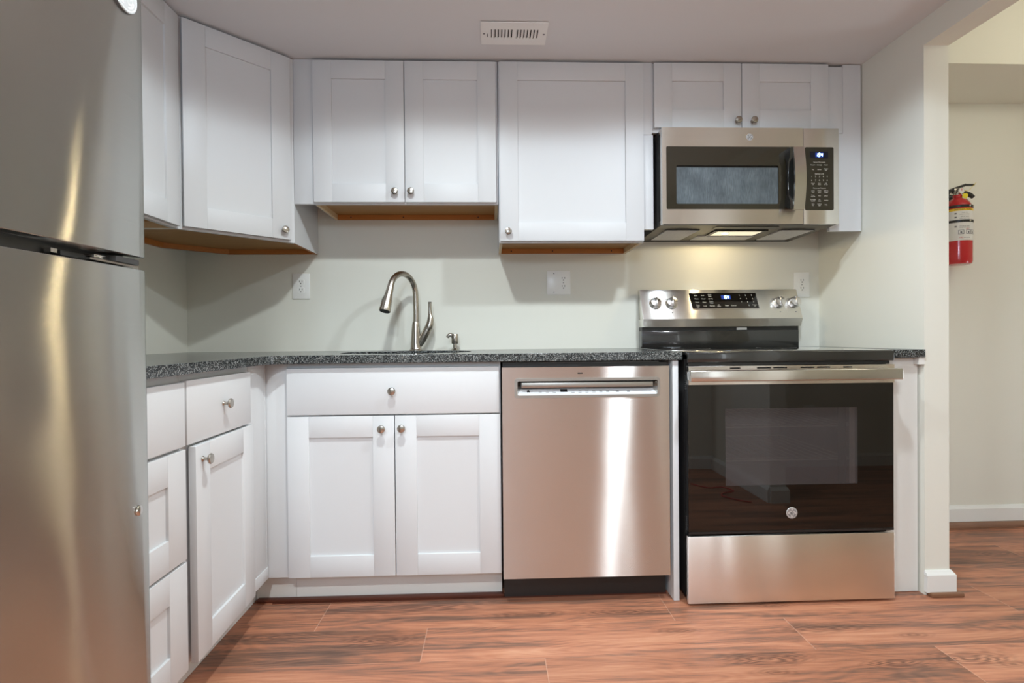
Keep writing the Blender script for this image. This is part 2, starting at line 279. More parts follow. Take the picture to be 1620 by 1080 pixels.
# ------------------------------------------------------------------ mesh builder
class MB:
    def __init__(s, mat='white', M=None):
        s.v = []; s.f = []; s.m = []; s.mats = []; s.cur = mat; s.M = M or Matrix.Identity(4)
    def mi(s):
        if s.cur not in s.mats: s.mats.append(s.cur)
        return s.mats.index(s.cur)
    def add(s, vs, fs):
        o = len(s.v); k = s.mi()
        s.v += [tuple(s.M @ Vector(p)) for p in vs]
        s.f += [tuple(i+o for i in q) for q in fs]; s.m += [k]*len(fs); return s
    def bm(s, b):
        bmesh.ops.recalc_face_normals(b, faces=b.faces); b.verts.index_update()
        s.add([v.co for v in b.verts], [[v.index for v in q.verts] for q in b.faces]); b.free(); return s
    def box(s, a, b, bev=0.0, seg=2, mat=None):
        if mat: s.cur = mat
        x0, y0, z0 = [min(p, q) for p, q in zip(a, b)]; x1, y1, z1 = [max(p, q) for p, q in zip(a, b)]
        vs = [(x0, y0, z0), (x1, y0, z0), (x1, y1, z0), (x0, y1, z0), (x0, y0, z1), (x1, y0, z1), (x1, y1, z1), (x0, y1, z1)]
        fs = [(0, 3, 2, 1), (4, 5, 6, 7), (0, 1, 5, 4), (1, 2, 6, 5), (2, 3, 7, 6), (3, 0, 4, 7)]
        if not bev: return s.add(vs, fs)
        t = bmesh.new(); q = [t.verts.new(p) for p in vs]
        for g in fs: t.faces.new([q[i] for i in g])
        bmesh.ops.bevel(t, geom=list(t.edges), offset=bev, segments=seg, affect='EDGES', profile=0.5)
        return s.bm(t)
    def hexa(s, vs, mat=None, bev=0.0):
        """8 corners: bottom loop then top loop"""
        if mat: s.cur = mat
        fs = [(0, 3, 2, 1), (4, 5, 6, 7), (0, 1, 5, 4), (1, 2, 6, 5), (2, 3, 7, 6), (3, 0, 4, 7)]
        t = bmesh.new(); q = [t.verts.new(p) for p in vs]
        for g in fs: t.faces.new([q[i] for i in g])
        if bev: bmesh.ops.bevel(t, geom=list(t.edges), offset=bev, segments=2, affect='EDGES', profile=0.5)
        return s.bm(t)
    def lathe(s, prof, c=(0, 0, 0), axis='z', n=32, mat=None, flip=1):
        """prof: (radius, distance along the axis)"""
        if mat: s.cur = mat
        t = bmesh.new(); rings = []
        for r, h in prof:
            ring = []
            for i in range(n):
                a = 2*PI*i/n; x, y = r*math.cos(a), r*math.sin(a)
                p = {'z': (x, y, h*flip), 'y': (x, h*flip, y), 'x': (h*flip, x, y)}[axis]
                ring.append(t.verts.new((p[0]+c[0], p[1]+c[1], p[2]+c[2])))
            rings.append(ring)
        for A, B in zip(rings, rings[1:]):
            for i in range(n): t.faces.new((A[i], A[(i+1) % n], B[(i+1) % n], B[i]))
        if prof[0][0] > 1e-4: t.faces.new(rings[0])
        if prof[-1][0] > 1e-4: t.faces.new(rings[-1])
        bmesh.ops.remove_doubles(t, verts=t.verts, dist=1e-5)
        return s.bm(t)
    def tube(s, pts, rad, n=20, mat=None, smooth=0, cap=True, squash=None):
        if mat: s.cur = mat
        pts = [Vector(p) for p in pts]
        if not isinstance(rad, (list, tuple)): rad = [rad]*len(pts)
        for _ in range(smooth):       # subdivide by Catmull-Rom
            np_, nr = [], []
            for i in range(len(pts)-1):
                p0, p1, p2, p3 = pts[max(i-1, 0)], pts[i], pts[i+1], pts[min(i+2, len(pts)-1)]
                r0, r1, r2_, r3 = rad[max(i-1, 0)], rad[i], rad[i+1], rad[min(i+2, len(pts)-1)]
                np_ += [p1, (-p0+9*p1+9*p2-p3)/16]; nr += [r1, (-r0+9*r1+9*r2_-r3)/16]
            pts = np_+[pts[-1]]; rad = nr+[rad[-1]]
        t = bmesh.new(); rings = []; nrm = None
        for i, p in enumerate(pts):
            d = (pts[min(i+1, len(pts)-1)]-pts[max(i-1, 0)]).normalized()
            if nrm is None: nrm = d.orthogonal().normalized()
            nrm = (nrm-d*nrm.dot(d)).normalized(); bn = d.cross(nrm)
            ring = [t.verts.new(p+(nrm*math.cos(2*PI*k/n)+bn*math.sin(2*PI*k/n))*rad[i]) for k in range(n)]
            rings.append(ring)
        for A, B in zip(rings, rings[1:]):
            for i in range(n): t.faces.new((A[i], A[(i+1) % n], B[(i+1) % n], B[i]))
        if cap: t.faces.new(rings[0]); t.faces.new(rings[-1])
        return s.bm(t)
    def plate(s, outer, holes, z0, z1, mat=None, to=None):
        """polygon with holes, extruded from z0 to z1; to(x, y, z) maps the plate into the thing"""
        if mat: s.cur = mat
        to = to or (lambda x, y, z: (x, y, z))
        t = bmesh.new(); loops = [outer]+list(holes)
        for z in (z0, z1):
            es = []
            for lp in loops:
                vs = [t.verts.new((p[0], p[1], z)) for p in lp]
                es += [t.edges.new((vs[i], vs[(i+1) % len(vs)])) for i in range(len(vs))]
            bmesh.ops.triangle_fill(t, use_beauty=True, use_dissolve=False, edges=es)
        t.verts.ensure_lookup_table(); n0 = sum(len(l) for l in loops); o = 0
        for lp in loops:
            k = len(lp)
            for i in range(k):
                a, b = o+i, o+(i+1) % k
                t.faces.new((t.verts[a], t.verts[b], t.verts[n0+b], t.verts[n0+a]))
            o += k
        for v in t.verts: v.co = Vector(to(*v.co))
        return s.bm(t)
    def prism(s, poly, z0, z1, mat=None, to=None): return s.plate(poly, [], z0, z1, mat, to)
    def text(s, txt, size, at, mat=None, facing='-y', depth=0.02, xs=1.0, shear=0):
        """small raised lettering, centred on at"""
        if mat: s.cur = mat
        cu = bpy.data.curves.new('t', 'FONT'); cu.body = txt; cu.size = size; cu.align_x = 'CENTER'; cu.align_y = 'CENTER'; cu.extrude = depth/2
        cu.resolution_u = 2; cu.shear = shear
        ob = bpy.data.objects.new('t', cu); me = bpy.data.meshes.new_from_object(ob)
        vs = []
        for v in me.vertices:
            x, y, z = v.co; x *= xs
            vs.append((at[0]+x, at[1]-z, at[2]+y) if facing == '-y' else (at[0]+z, at[1]+x, at[2]+y))
        fs = [tuple(p.vertices) for p in me.polygons]; s.add(vs, fs)
        bpy.data.meshes.remove(me); bpy.data.objects.remove(ob); bpy.data.curves.remove(cu); return s
    def build(s, name, parent=None, loc=(0, 0, 0), rz=0.0, ang=32):
        me = bpy.data.meshes.new(name); me.from_pydata([(x*S, y*S, z*S) for x, y, z in s.v], [], s.f)
        for k in s.mats: me.materials.append(MT[k])
        me.polygons.foreach_set('material_index', s.m); me.polygons.foreach_set('use_smooth', [True]*len(s.f))
        me.set_sharp_from_angle(angle=math.radians(ang)); me.update()
        o = bpy.data.objects.new(name, me); C.objects.link(o)
        o.parent = parent; o.location = Vector(loc)*S; o.rotation_euler = (0, 0, rz); return o

def thing(name, label, cat, loc=(0, 0, 0), rz=0.0, group=None):
    o = bpy.data.objects.new(name, None); C.objects.link(o); o.empty_display_size = 0.05
    o.location = Vector(loc)*S; o.rotation_euler = (0, 0, rz); o['label'] = label; o['category'] = cat
    if group: o['group'] = group
    return o
def tag(o, label, cat, group=None):
    o['label'] = label; o['category'] = cat
    if group: o['group'] = group
    return o
def struct(name, mb, **k):
    o = mb.build(name, **k); o['kind'] = 'structure'; return o
def lab(o, t): o['label'] = t; return o
def copy_tree(o, parent=None):
    c = o.copy(); C.objects.link(c); c.parent = parent
    for ch in list(o.children): copy_tree(ch, c)
    return c
def rrect(x0, z0, x1, z1, r, n=5):
    out = []
    for cx, cz, a in ((x1-r, z1-r, 0), (x0+r, z1-r, 90), (x0+r, z0+r, 180), (x1-r, z0+r, 270)):
        for i in range(n+1):
            t = math.radians(a+90*i/n); out.append((cx+r*math.cos(t), cz+r*math.sin(t)))
    return out
XZ = lambda x, y, z: (x, z, y)         # plate drawn in x,z and extruded along y

# ------------------------------------------------------------------ room shell
RW0, RW1, YE, YE2, YF, HX = 119.2, 122.9, -25.2, -71.7, -104.0, 186.0
CZ, HZ = 84.0, 97.0
struct('floor', MB('floor').box((-34, -260, -1), (HX+4, 5, 0)))
struct('ceiling', MB('ceil').box((-4, YF-4, CZ), (RW0, 5, CZ+1)))
struct('wall_back', MB('wall').box((-4, 0, 0), (RW0+1.2, 4, CZ)))
struct('wall_left', MB('wall').box((-4, YF-4, 0), (0, 0, CZ)))
struct('wall_front', MB('wall').plate([(0, 0), (14, 0), (14, 80), (106, 80), (106, 0), (HX+4, 0), (HX+4, HZ), (0, HZ)], [], YF-4, YF, to=lambda a, b, c: (a, c, b)))
# room beyond the wide opening behind the camera
struct('wall_far_room', MB('wall').plate([(-30, 0), (122, 0), (122, 82), (127, 82), (127, 0), (HX+4, 0), (HX+4, CZ), (-30, CZ)], [], -234, -230, to=lambda a, b, c: (a, c, b)))  # narrow slot added in this wall to reflect as a dishwasher streak
struct('wall_far_room_left', MB('wall').box((-34, -234, 0), (-30, YF-4, CZ)))
struct('wall_far_room_right', MB('wall').box((HX, -234, 0), (HX+4, YF-4, CZ)))
struct('wall_front_left', MB('wall').box((-34, YF-4, 0), (0, YF, CZ)))
struct('ceiling_far_room', MB('ceil').box((-34, -234, CZ), (HX+4, YF-4, CZ+1)))
struct('wall_right', MB('wall').plate([(1.2, 0), (YE, 0), (YE, 80.2), (YE2, 80.2), (YE2, 0), (YF, 0), (YF, HZ), (1.2, HZ)], [], RW0, RW1, to=lambda a, b, c: (c, a, b)))
struct('wall_hall_back', MB('wall').box((RW1-1, 1.2, 0), (HX+4, 5, HZ)))
struct('wall_hall_right', MB('wall').plate([(YF, 0), (1.2, 0), (1.2, HZ), (YF, HZ)], [[(-58, 8), (-34, 8), (-34, 38), (-58, 38)]], HX, HX+4, to=lambda a, b, c: (c, a, b)))
struct('added_window_1', MB('trim').plate([(-60, 6), (-32, 6), (-32, 40), (-60, 40)], [[(-57.9, 8.1), (-34.1, 8.1), (-34.1, 37.9), (-57.9, 37.9)]], HX-0.6, HX-0.05, to=lambda a, b, c: (c, a, b)).box((HX+1.4, -57.9, 22.5), (HX+2.2, -34.1, 23.5)))  # unseen window added with its opening, to bring bluish light into the hall
struct('ceiling_hall', MB('ceil').box((RW1, YF-4, HZ), (HX+4, 5, HZ+1)))
struct('ceiling_soffit', MB('wall').box((RW1, -13.9, 83.45), (HX, 1.2, HZ)))
def base_profile(t=0.55, h=3.1):
    return [(0, 0), (t, 0), (t, h*0.80), (t*0.72, h*0.86), (t*0.62, h*0.93), (t*0.3, h), (0, h)]
# baseboards; the profile runs along a straight wall piece
def baseboard(name, mb, segs, z, h=3.1, mat='trim'):
    for (ax, a0, a1, off, sgn) in segs:
        pr = [(sgn*p[0]+off, p[1]+z) for p in base_profile(0.6, h)]
        if ax == 'x': mb.plate(pr, [], a0, a1, mat, lambda p, q, c: (c, p, q))
        else: mb.plate(pr, [], a0, a1, mat, lambda p, q, c: (p, c, q))
    return struct(name, mb)
baseboard('baseboard_hall_back', MB(), [('x', RW1, HX, 1.2, -1)], 1.2, 3.1)
struct('trim_1', MB('shoe').plate([(1.2, 0), (0.1, 0), (0.1, 0.7), (0.35, 1.15), (1.2, 1.2)], [], RW1, HX, to=lambda p, q, c: (c, p, q)))
# baseboard wrapped round the end of the right wall
mb = MB('trim')
def wrap(mb, x0, x1, ye, sgn, z0, h, t=0.55):
    """block of moulding round a wall end: face piece with mitred returns, profile slopes in at the top"""
    for za, zb, ta, tb in ((z0, z0+h*0.80, t, t), (z0+h*0.80, z0+h*0.9, t, t*0.65), (z0+h*0.9, z0+h, t*0.6, t*0.3)):
        mb.hexa([(x0-0.15, ye, za), (x1+ta, ye, za), (x1+ta, ye+sgn*ta, za), (x0-0.15, ye+sgn*ta, za),
                 (x0-0.05, ye, zb), (x1+tb, ye, zb), (x1+tb, ye+sgn*tb, zb), (x0-0.05, ye+sgn*tb, zb)])
wrap(mb, RW0, RW1, YE, -1, 0.55, 3.1, 0.6)
mb.plate([(RW1+p[0], p[1]+0.55) for p in base_profile(0.6, 3.1)], [], YE, 1.2, to=lambda p, q, c: (p, c, q))
struct('baseboard_right_end', mb)
struct('trim_2', MB('shoe').box((RW0+0.2, YE-1.15, 0), (RW1+1.35, YE-0.05, 0.62), 0.16))
mb = MB('trim')
wrap(mb, RW0, RW1, YE2, 1, 0.0, 3.6, 0.6)
struct('baseboard_right_far_end', mb)
baseboard('baseboard_right_far', MB(), [('y', YF, YE2, RW0, -1)], 0, 3.6)
baseboard('baseboard_front', MB(), [('x', 0, 14, YF, 1), ('x', 106, HX, YF, 1)], 0, 3.6)

# ceiling downlights over the kitchen (the lamps themselves are set above)
can = thing('recessed_downlight', 'white round recessed ceiling light nearer the sink', 'ceiling light', (47.3, -52, CZ), group='recessed lights in the kitchen ceiling')
MB('vent').lathe([(2.4, 0.0), (3.3, 0.0), (3.35, -0.12), (2.6, -0.28), (2.4, -0.1)], n=40).build('trim_ring', can)
MB('canlens').lathe([(0.0, -0.06), (2.4, -0.06), (2.4, -0.01)], n=40).build('lens', can)
c2 = copy_tree(can); c2.location = Vector((89.3, -50.5, CZ))*S; c2['label'] = 'white round recessed ceiling light nearer the range'

# ------------------------------------------------------------------ cabinets
def shaker(mb, x0, z0, x1, z1, y=-0.75, t=0.75, st=3.0, rec=0.30):
    """five piece door; front face at y"""
    b = 0.035
    mb.box((x0, y, z0), (x0+st, y+t, z1), b); mb.box((x1-st, y, z0), (x1, y+t, z1), b)
    mb.box((x0+st, y, z1-st), (x1-st, y+t, z1), b); mb.box((x0+st, y, z0), (x1-st, y+t, z0+st), b)
    mb.box((x0+st-0.1, y+rec, z0+st-0.1), (x1-st+0.1, y+t-0.08, z1-st+0.1))
    return mb
def slab(mb, x0, z0, x1, z1, y=-0.75, t=0.75): return mb.box((x0, y, z0), (x1, y+t, z1), 0.05)
KNOB = MB('nickel').lathe([(0.30, 0), (0.30, -0.06), (0.19, -0.18), (0.155, -0.45), (0.20, -0.62), (0.46, -0.70), (0.56, -0.80), (0.57, -0.90), (0.50, -1.0), (0.30, -1.055), (0, -1.07)], axis='y', n=36)
_k = [None]
def knob(parent, x, z, y=-0.75):
    if _k[0] is None:
        o = KNOB.build('knob', parent, (x, y, z)); _k[0] = o
    else:
        o = _k[0].copy(); C.objects.link(o); o.parent = parent; o.location = Vector((x, y, z))*S
    return o

def upper(name, label, x0, x1, z0, z1, doors, knobs, d=12.0, loc=None, rz=0.0, wood_left=True):
    """local: x along the wall, front towards -y"""
    W = x1-x0; H = z1-z0
    t = thing(name, label, 'cabinet', loc if loc else (x0, 0, z0), rz)
    b = MB('white'); b.box((0, -d+0.7, 0.95), (W, -0.05, H)); b.box((0, -d, 0.0), (W, -d+0.7, H), 0.03)
    for xa, xb, xc in ((0, 0.06, 0.55), (W, W-0.06, W-0.55)):
        b.box((xa, -d+0.7, 0), (xb, -0.05, 0.95), mat='white'); b.box((xb, -d+0.7, 0.0), (xc, -0.05, 0.95), mat='ply')
    b.build('cabinet_box', t)
    u = MB('under').box((0.5, -d+0.7, 0.86), (W-0.5, -0.6, 0.95)); u.box((0.55, -0.65, 0.0), (W-0.55, -0.05, 0.95), mat='rail')
    for hx in (W*0.1, W*0.42, W*0.88): u.lathe([(0.13, 0), (0.13, -0.02), (0, -0.02)], (hx, -0.65, 0.42), 'y', 12, 'hole')
    u.build('bottom_panel', t)
    for (a, zb, c, zt), k in zip(doors, knobs):
        dd = shaker(MB(), a-x0, zb-z0, c-x0, zt-z0, y=-d-0.75).build('door', t)
        if k: knob(dd, k[0]-x0, k[1]-z0, -d-0.75)
    return t
upper('wall_cabinet', 'white two-door shaker wall cabinet above the sink faucet', 27.25, 57.35, 60.3, 83.85,
      [(27.4, 60.5, 42.05, 83.5), (42.2, 60.5, 57.05, 83.5)], [(40.55, 62.1), (43.15, 62.1)])
upper('wall_cabinet', 'tall white single-door shaker wall cabinet left of the microwave', 57.45, 81.65, 53.95, 83.85,
      [(57.65, 54.15, 81.55, 83.55)], [(58.95, 55.6)])
upper('wall_cabinet', 'short white two-door wall cabinet directly above the microwave', 83.15, 113.1, 72.3, 83.85,
      [(83.4, 72.9, 98.1, 83.65), (98.25, 72.9, 113.0, 83.65)], [(97.3, 74.0), (99.95, 74.0)])
upper('wall_cabinet', 'white shaker wall cabinet on the left wall next to the refrigerator', 0, 15, 53.95, 83.85,
      [(0.2, 54.3-0.1, 14.75, 83.55)], [None], loc=(0, -39.1, 53.95), rz=PI/2)
# diagonal corner wall cabinet
cc = thing('corner_wall_cabinet', 'white diagonal corner wall cabinet with one shaker door', 'cabinet', (0, 0, 53.95))
P5 = [(0, -24), (12, -24), (24, -12), (24, 0), (7.8, 0), (0, -7.8)]
P5 = [(max(x, 0.05), min(y, -0.05)) for x, y in P5]
b = MB('white').prism(P5, 0.95, 29.9)
b.prism([(12, -24), (24, -12), (23.5, -11.5), (11.5, -23.5)], 0, 0.95)
b.box((23.94, -12, 0), (24, -0.05, 0.95)); b.box((23.4, -11.6, 0.0), (23.94, -0.05, 0.95), mat='rail')
b.box((0.05, -24, 0), (12, -23.94, 0.95), mat='paper'); b.box((0.05, -23.94, 0), (11.6, -23.4, 0.95), mat='paper')
b.build('cabinet_box', cc)
u = MB('under').prism([(0.6, -23.4), (11.5, -23.4), (23.4, -11.6), (23.4, -0.6), (7.6, -0.6), (0.6, -7.6)], 0.84, 0.95)
u.prism([(7.8, -0.05), (23.5, -0.05), (23.5, -0.65), (8.05, -0.65)], 0, 0.9, 'rail')
u.prism([(7.8, -0.05), (8.05, -0.65), (0.65, -8.05), (0.05, -7.8)], 0, 0.9, 'rail')
u.prism([(0.05, -7.8), (0.65, -8.05), (0.65, -23.4), (0.05, -23.4)], 0, 0.9, 'rail')
u.build('bottom_panel', cc)
L16 = 12*math.sqrt(2)
dd = shaker(MB(), 0.75, 0.35, L16-0.85, 29.6).build('door', cc, (12, -24, 0), PI/4)
knob(dd, L16-2.15, 1.75)
# filler strips between the wall cabinets
tag(MB('white').box((24.05, -12.0, 60.35), (27.22, -11.3, 83.9), 0.03).build('filler_strip'), 'narrow white filler strip between corner cabinet and cabinet above the sink', 'filler strip')
f2 = thing('filler_strip', 'narrow white filler strip between tall wall cabinet and microwave', 'filler strip', (0, 0, 0))
MB('white').box((81.68, -12.2, 71.9), (83.12, -11.4, 83.9), 0.03).build('upper_strip', f2)
MB('white').box((81.68, -12.2, 56.1), (83.3, -11.4, 71.85), 0.03).build('lower_strip', f2)
f3 = thing('cabinet_filler', 'white filler panel between the microwave and the right wall', 'filler panel', (0, 0, 0))
MB('white').box((113.13, -12.2, 72.3), (115.8, -11.4, 83.5), 0.03).build('inner_strip', f3)
MB('white').plate([(115.83, 83.85), (118.95, 83.85), (118.95, 55.8), (113.5, 55.8), (113.5, 72.25), (115.83, 72.25)], [], -12.2, -11.4, to=XZ).build('outer_panel', f3)

# ---- base cabinets
def base_box(b, W, d=24.0, toe=2.8):
    b.box((0, -d+0.7, 4.4), (W, -0.2, 34.75), mat='white'); b.box((0, -d, 4.4), (W, -d+0.7, 34.75), 0.03)
    b.box((0, -d+toe, 0.05), (W, -0.2, 4.4), mat='paper')
sb = thing('sink_base_cabinet', 'white sink base cabinet with false drawer front and two shaker doors', 'cabinet', (27.05, 0, 0))
X = lambda x: x-27.05
b = MB('white'); W = 30.2
for q in ((0, 0.7), (W-0.7, W)): b.box((q[0], -23.3, 4.4), (q[1], -0.2, 34.75))
b.box((0.7, -23.3, 4.4), (W-0.7, -0.9, 5.1)); b.box((0.7, -0.9, 4.4), (W-0.7, -0.2, 34.75))
for q in ((0, 4.4, 1.6, 34.75), (W-1.6, 4.4, W, 34.75), (1.6, 33.3, W-1.6, 34.75), (1.6, 4.4, W-1.6, 5.6), (1.6, 26.6, W-1.6, 28.0), (14.4, 5.6, 15.8, 26.6)):
    b.box((q[0], -24, q[1]), (q[2], -23.3, q[3]), 0.02)
b.build('cabinet_box', sb)
MB('paper').box((0, -21.4, 0.05), (W, -20.8, 4.4)).build('toe_kick', sb)
dd = slab(MB(), X(27.2), 27.55, X(57.05), 34.15, -24.75).build('drawer_front', sb); knob(dd, X(41.95), 30.85, -24.75)
dd = shaker(MB(), X(27.2), 4.6, X(42.12), 27.33, -24.75).build('door', sb); knob(dd, X(40.45), 25.55, -24.75)
dd = shaker(MB(), X(42.27), 4.6, X(57.15), 27.33, -24.75).build('door', sb); knob(dd, X(43.25), 25.6, -24.75)
# corner base: two white filler faces meeting in the corner
cb = thing('corner_base_cabinet', 'white blind corner base with plain filler faces in the corner', 'cabinet', (0, 0, 0))
MB('white').box((24.0, -24.0, 4.4), (27.02, -23.3, 34.75), 0.03).build('filler_strip', cb)
b = MB('white').box((23.3, -29.6, 4.4), (24.0, -24.02, 34.75), 0.03); b.box((24.0, -29.6, 4.4), (24.10, -24.05, 6.1), 0.03); b.box((24, -24.45, 6.1), (24.06, -24.1, 34.75), 0.02)
b.build('side_filler', cb)
MB('paper').box((21.3, -21.4, 0.05), (27.02, -20.8, 4.4)).build('toe_kick', cb)
MB('white').box((0.2, -29.6, 4.4), (23.3, -0.2, 34.75)).box((0.2, -29.6, 0.05), (21.2, -0.2, 4.4), mat='paper').build('cabinet_box', cb)
# door and drawer cabinet of the left run (local x runs towards the back wall)
lb = thing('base_cabinet', 'white base cabinet of the left run with knobbed drawer above a shaker door', 'cabinet', (0, -45.15, 0), PI/2)
b = MB(); base_box(b, 15.5); b.build('cabinet_box', lb)
dd = slab(MB(), 0.12, 27.5, 14.75, 34.13, -24.75).build('drawer', lb); knob(dd, 7.6, 30.9, -24.75)
# the door stands slightly ajar: hinge at the far side
hx = 15.35
dd = shaker(MB(), -14.5, 4.62, 0, 27.2, -0.75).build('door', lb, (hx, -24.02, 0), math.radians(1.6)); knob(dd, -13.15, 25.65)
bk = thing('drawer_cabinet', 'white three-drawer base cabinet beside the refrigerator', 'cabinet', (0, -60.2, 0), PI/2)
b = MB(); base_box(b, 15.0); b.build('cabinet_box', bk)
dd = slab(MB(), 0.1, 27.5, 14.85, 34.0, -24.75).build('drawer', bk)
dd = shaker(MB(), 0.1, 15.95, 14.85, 27.15, -24.75).build('drawer', bk)
dd = shaker(MB(), 0.1, 4.55, 14.85, 15.65, -24.75).build('drawer', bk)
tag(MB('white').box((82.0, -25.0, 0.05), (82.82, -0.3, 34.78), 0.03).build('end_panel'), 'white upright end panel between dishwasher and range', 'panel')
tag(MB('paper').plate([(113.95, 0.1), (118.95, 0.1), (118.95, 34.7), (113.95, 34.7)], [], -24.2, -23.5, to=XZ).build('end_panel'), 'off-white filler panel between the range and the right wall', 'panel')
tag(MB('paper').box((118.3, -25.3, 33.8), (119.15, -24.25, 34.82)).build('support_cleat'), 'small off-white cleat under the right end of the countertop', 'cleat')
# brown strips on the floor in the toe space
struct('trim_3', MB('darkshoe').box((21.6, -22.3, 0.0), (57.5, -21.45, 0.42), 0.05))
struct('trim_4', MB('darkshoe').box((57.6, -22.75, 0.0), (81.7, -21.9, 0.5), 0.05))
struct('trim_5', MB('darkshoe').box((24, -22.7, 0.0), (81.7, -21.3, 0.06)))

# ------------------------------------------------------------------ countertop and sink
def oval(cx, cy, a, b_, n=56, p=2.6):
    out = []
    for i in range(n):
        t = 2*PI*i/n; c, s = math.cos(t), math.sin(t)
        out.append((cx+a*math.copysign(abs(c)**(2/p), c), cy+b_*math.copysign(abs(s)**(2/p), s)))
    return out
HOLE = oval(42.3, -13.2, 10.4, 7.6)
R = 3.2; outer = [(0.05, -0.05), (83.3, -0.05), (83.3, -25.4), (83.2, -25.5)]
for i in range(9):
    t = PI/2+PI/2*i/8; outer.append((25.4+R+R*math.cos(t), -25.5-R+R*math.sin(t)))
outer += [(25.4, -60.1), (0.05, -60.1)]
ct = thing('countertop', 'L-shaped polished dark speckled granite countertop with sink cutout', 'countertop', (0, 0, 34.85))
def slabtop(mb, outer, holes):
    mb.plate(outer, holes, 0, 1.15)
slabtop(q := MB('granite'), outer, [HOLE]); o = q.build('granite_slab', ct, ang=40)
bv = o.modifiers.new('bevel', 'BEVEL'); bv.width = 0.05*S; bv.segments = 2; bv.limit_method = 'ANGLE'; bv.angle_limit = math.radians(50)
o = MB('granite').box((113.75, -25.5, 34.85), (119.15, -0.05, 36.0), 0.05).build('countertop_end'); tag(o, 'short granite countertop piece between range and right wall', 'countertop')
# sink bowl
sk = thing('sink', 'oval undermount stainless steel sink under the faucet', 'sink', (0, 0, 28))
t = bmesh.new(); rings = []
for k, (z, sc) in enumerate(((34.82, 1.09), (34.82, 1.02), (34.0, 1.015), (31, 0.99), (28.4, 0.93), (27.4, 0.82), (27.1, 0.5), (27.05, 0.1))):
    rings.append([t.verts.new((42.3+(x-42.3)*sc, -13.2+(y+13.2)*sc, z-28)) for x, y in HOLE])
for A, B in zip(rings, rings[1:]):
    for i in range(len(A)): t.faces.new((A[i], A[(i+1) % len(A)], B[(i+1) % len(A)], B[i]))
t.faces.new(rings[-1]); q = MB('bowl'); q.bm(t); q.build('basin', sk)
MB('dark').lathe([(0, 0.1), (1.6, 0.1), (1.75, 0.0)], (42.3, -13.2, -0.95), 'z', 24).build('drain', sk)

# faucet
fx, fy = 42.35, -3.4
fc = thing('faucet', 'brushed nickel high-arc pull-down kitchen faucet with side lever', 'faucet', (fx, fy, 36.0))
b = MB('nickel').lathe([(1.22, 0.0), (1.22, 0.12), (1.05, 0.28), (0.98, 0.5), (0.93, 1.5), (0.80, 3.3), (0.66, 4.7), (0.60, 5.1), (0.56, 5.18), (0, 5.18)], n=40)
b.tube([(0.3, 0, 0.9), (0.9, -0.03, 1.6), (1.7, -0.08, 3.0), (2.35, -0.1, 4.3)], [0.60, 0.70, 0.74, 0.68], smooth=2)
b.build('faucet_body', fc)
dirx, diry = -0.50, -0.866
arc = [(0.05, 0, 5.0), (0.08, 0, 7.0), (0.06, 0, 8.8), (0.02, -0.05, 10.0)]
Rr = 3.45
for i in range(1, 12):
    a = PI*0.93*i/11; s_ = Rr*(1-math.cos(a)); arc.append((dirx*s_, diry*s_, 10.1+Rr*1.0*math.sin(a)))
end = Vector(arc[-1]); pr = Vector(arc[-2]); dv = (end-pr).normalized()
arc += [tuple(end+dv*0.6), tuple(end+dv*1.3)]; rads = [0.50]*(len(arc)-4)+[0.53, 0.57, 0.62, 0.66]
MB('nickel').tube(arc, rads, 24, smooth=1).build('spout', fc)
end = end+dv*1.3
hd = [end+dv*k for k in (-0.2, 0.0, 0.06, 0.12, 1.2, 2.7, 3.0)]
b = MB('nickel').tube(hd, [0.6, 0.64, 0.64, 0.70, 0.82, 0.98, 0.96], 28); b.cur = 'hole'
b.tube([end+dv*2.95, end+dv*3.08], [0.86, 0.84], 24)
h = b.build('spray_head', fc)
side = Vector((-0.97, -0.25, 0))
MB('black').tube([end+dv*0.35+side*0.56, end+dv*0.9+side*0.64, end+dv*1.7+side*0.72], [0.2, 0.27, 0.22], 12, smooth=1).build('spray_button', h)
MB('nickel').tube([(1.9, -0.09, 3.4), (2.35, -0.1, 4.2), (2.62, -0.1, 5.0), (2.66, -0.1, 5.9), (2.62, -0.1, 6.6), (2.60, -0.1, 7.6), (2.60, -0.1, 8.6), (2.6, -0.1, 8.78)],
                  [0.66, 0.72, 0.66, 0.52, 0.36, 0.29, 0.31, 0.40], 24, smooth=2).build('lever', fc)
sd = thing('soap_dispenser', 'small brushed nickel soap dispenser pump right of the faucet', 'soap dispenser', (49.35, -3.0, 36.0))
MB('nickel').lathe([(0.72, 0), (0.72, 0.1), (0.55, 0.22), (0.36, 0.4), (0.34, 1.2), (0, 1.2)], n=28).build('collar', sd)
b = MB('nickel').lathe([(0.0, 1.15), (0.58, 1.15), (0.64, 1.3), (0.64, 2.8), (0.56, 2.95), (0, 3.0)], n=28)
b.tube([(-0.1, 0, 2.5), (-0.7, -0.1, 2.75), (-1.1, -0.15, 2.65), (-1.35, -0.2, 2.3)], [0.36, 0.38, 0.34, 0.26], 16, smooth=2).build('pump_head', sd)

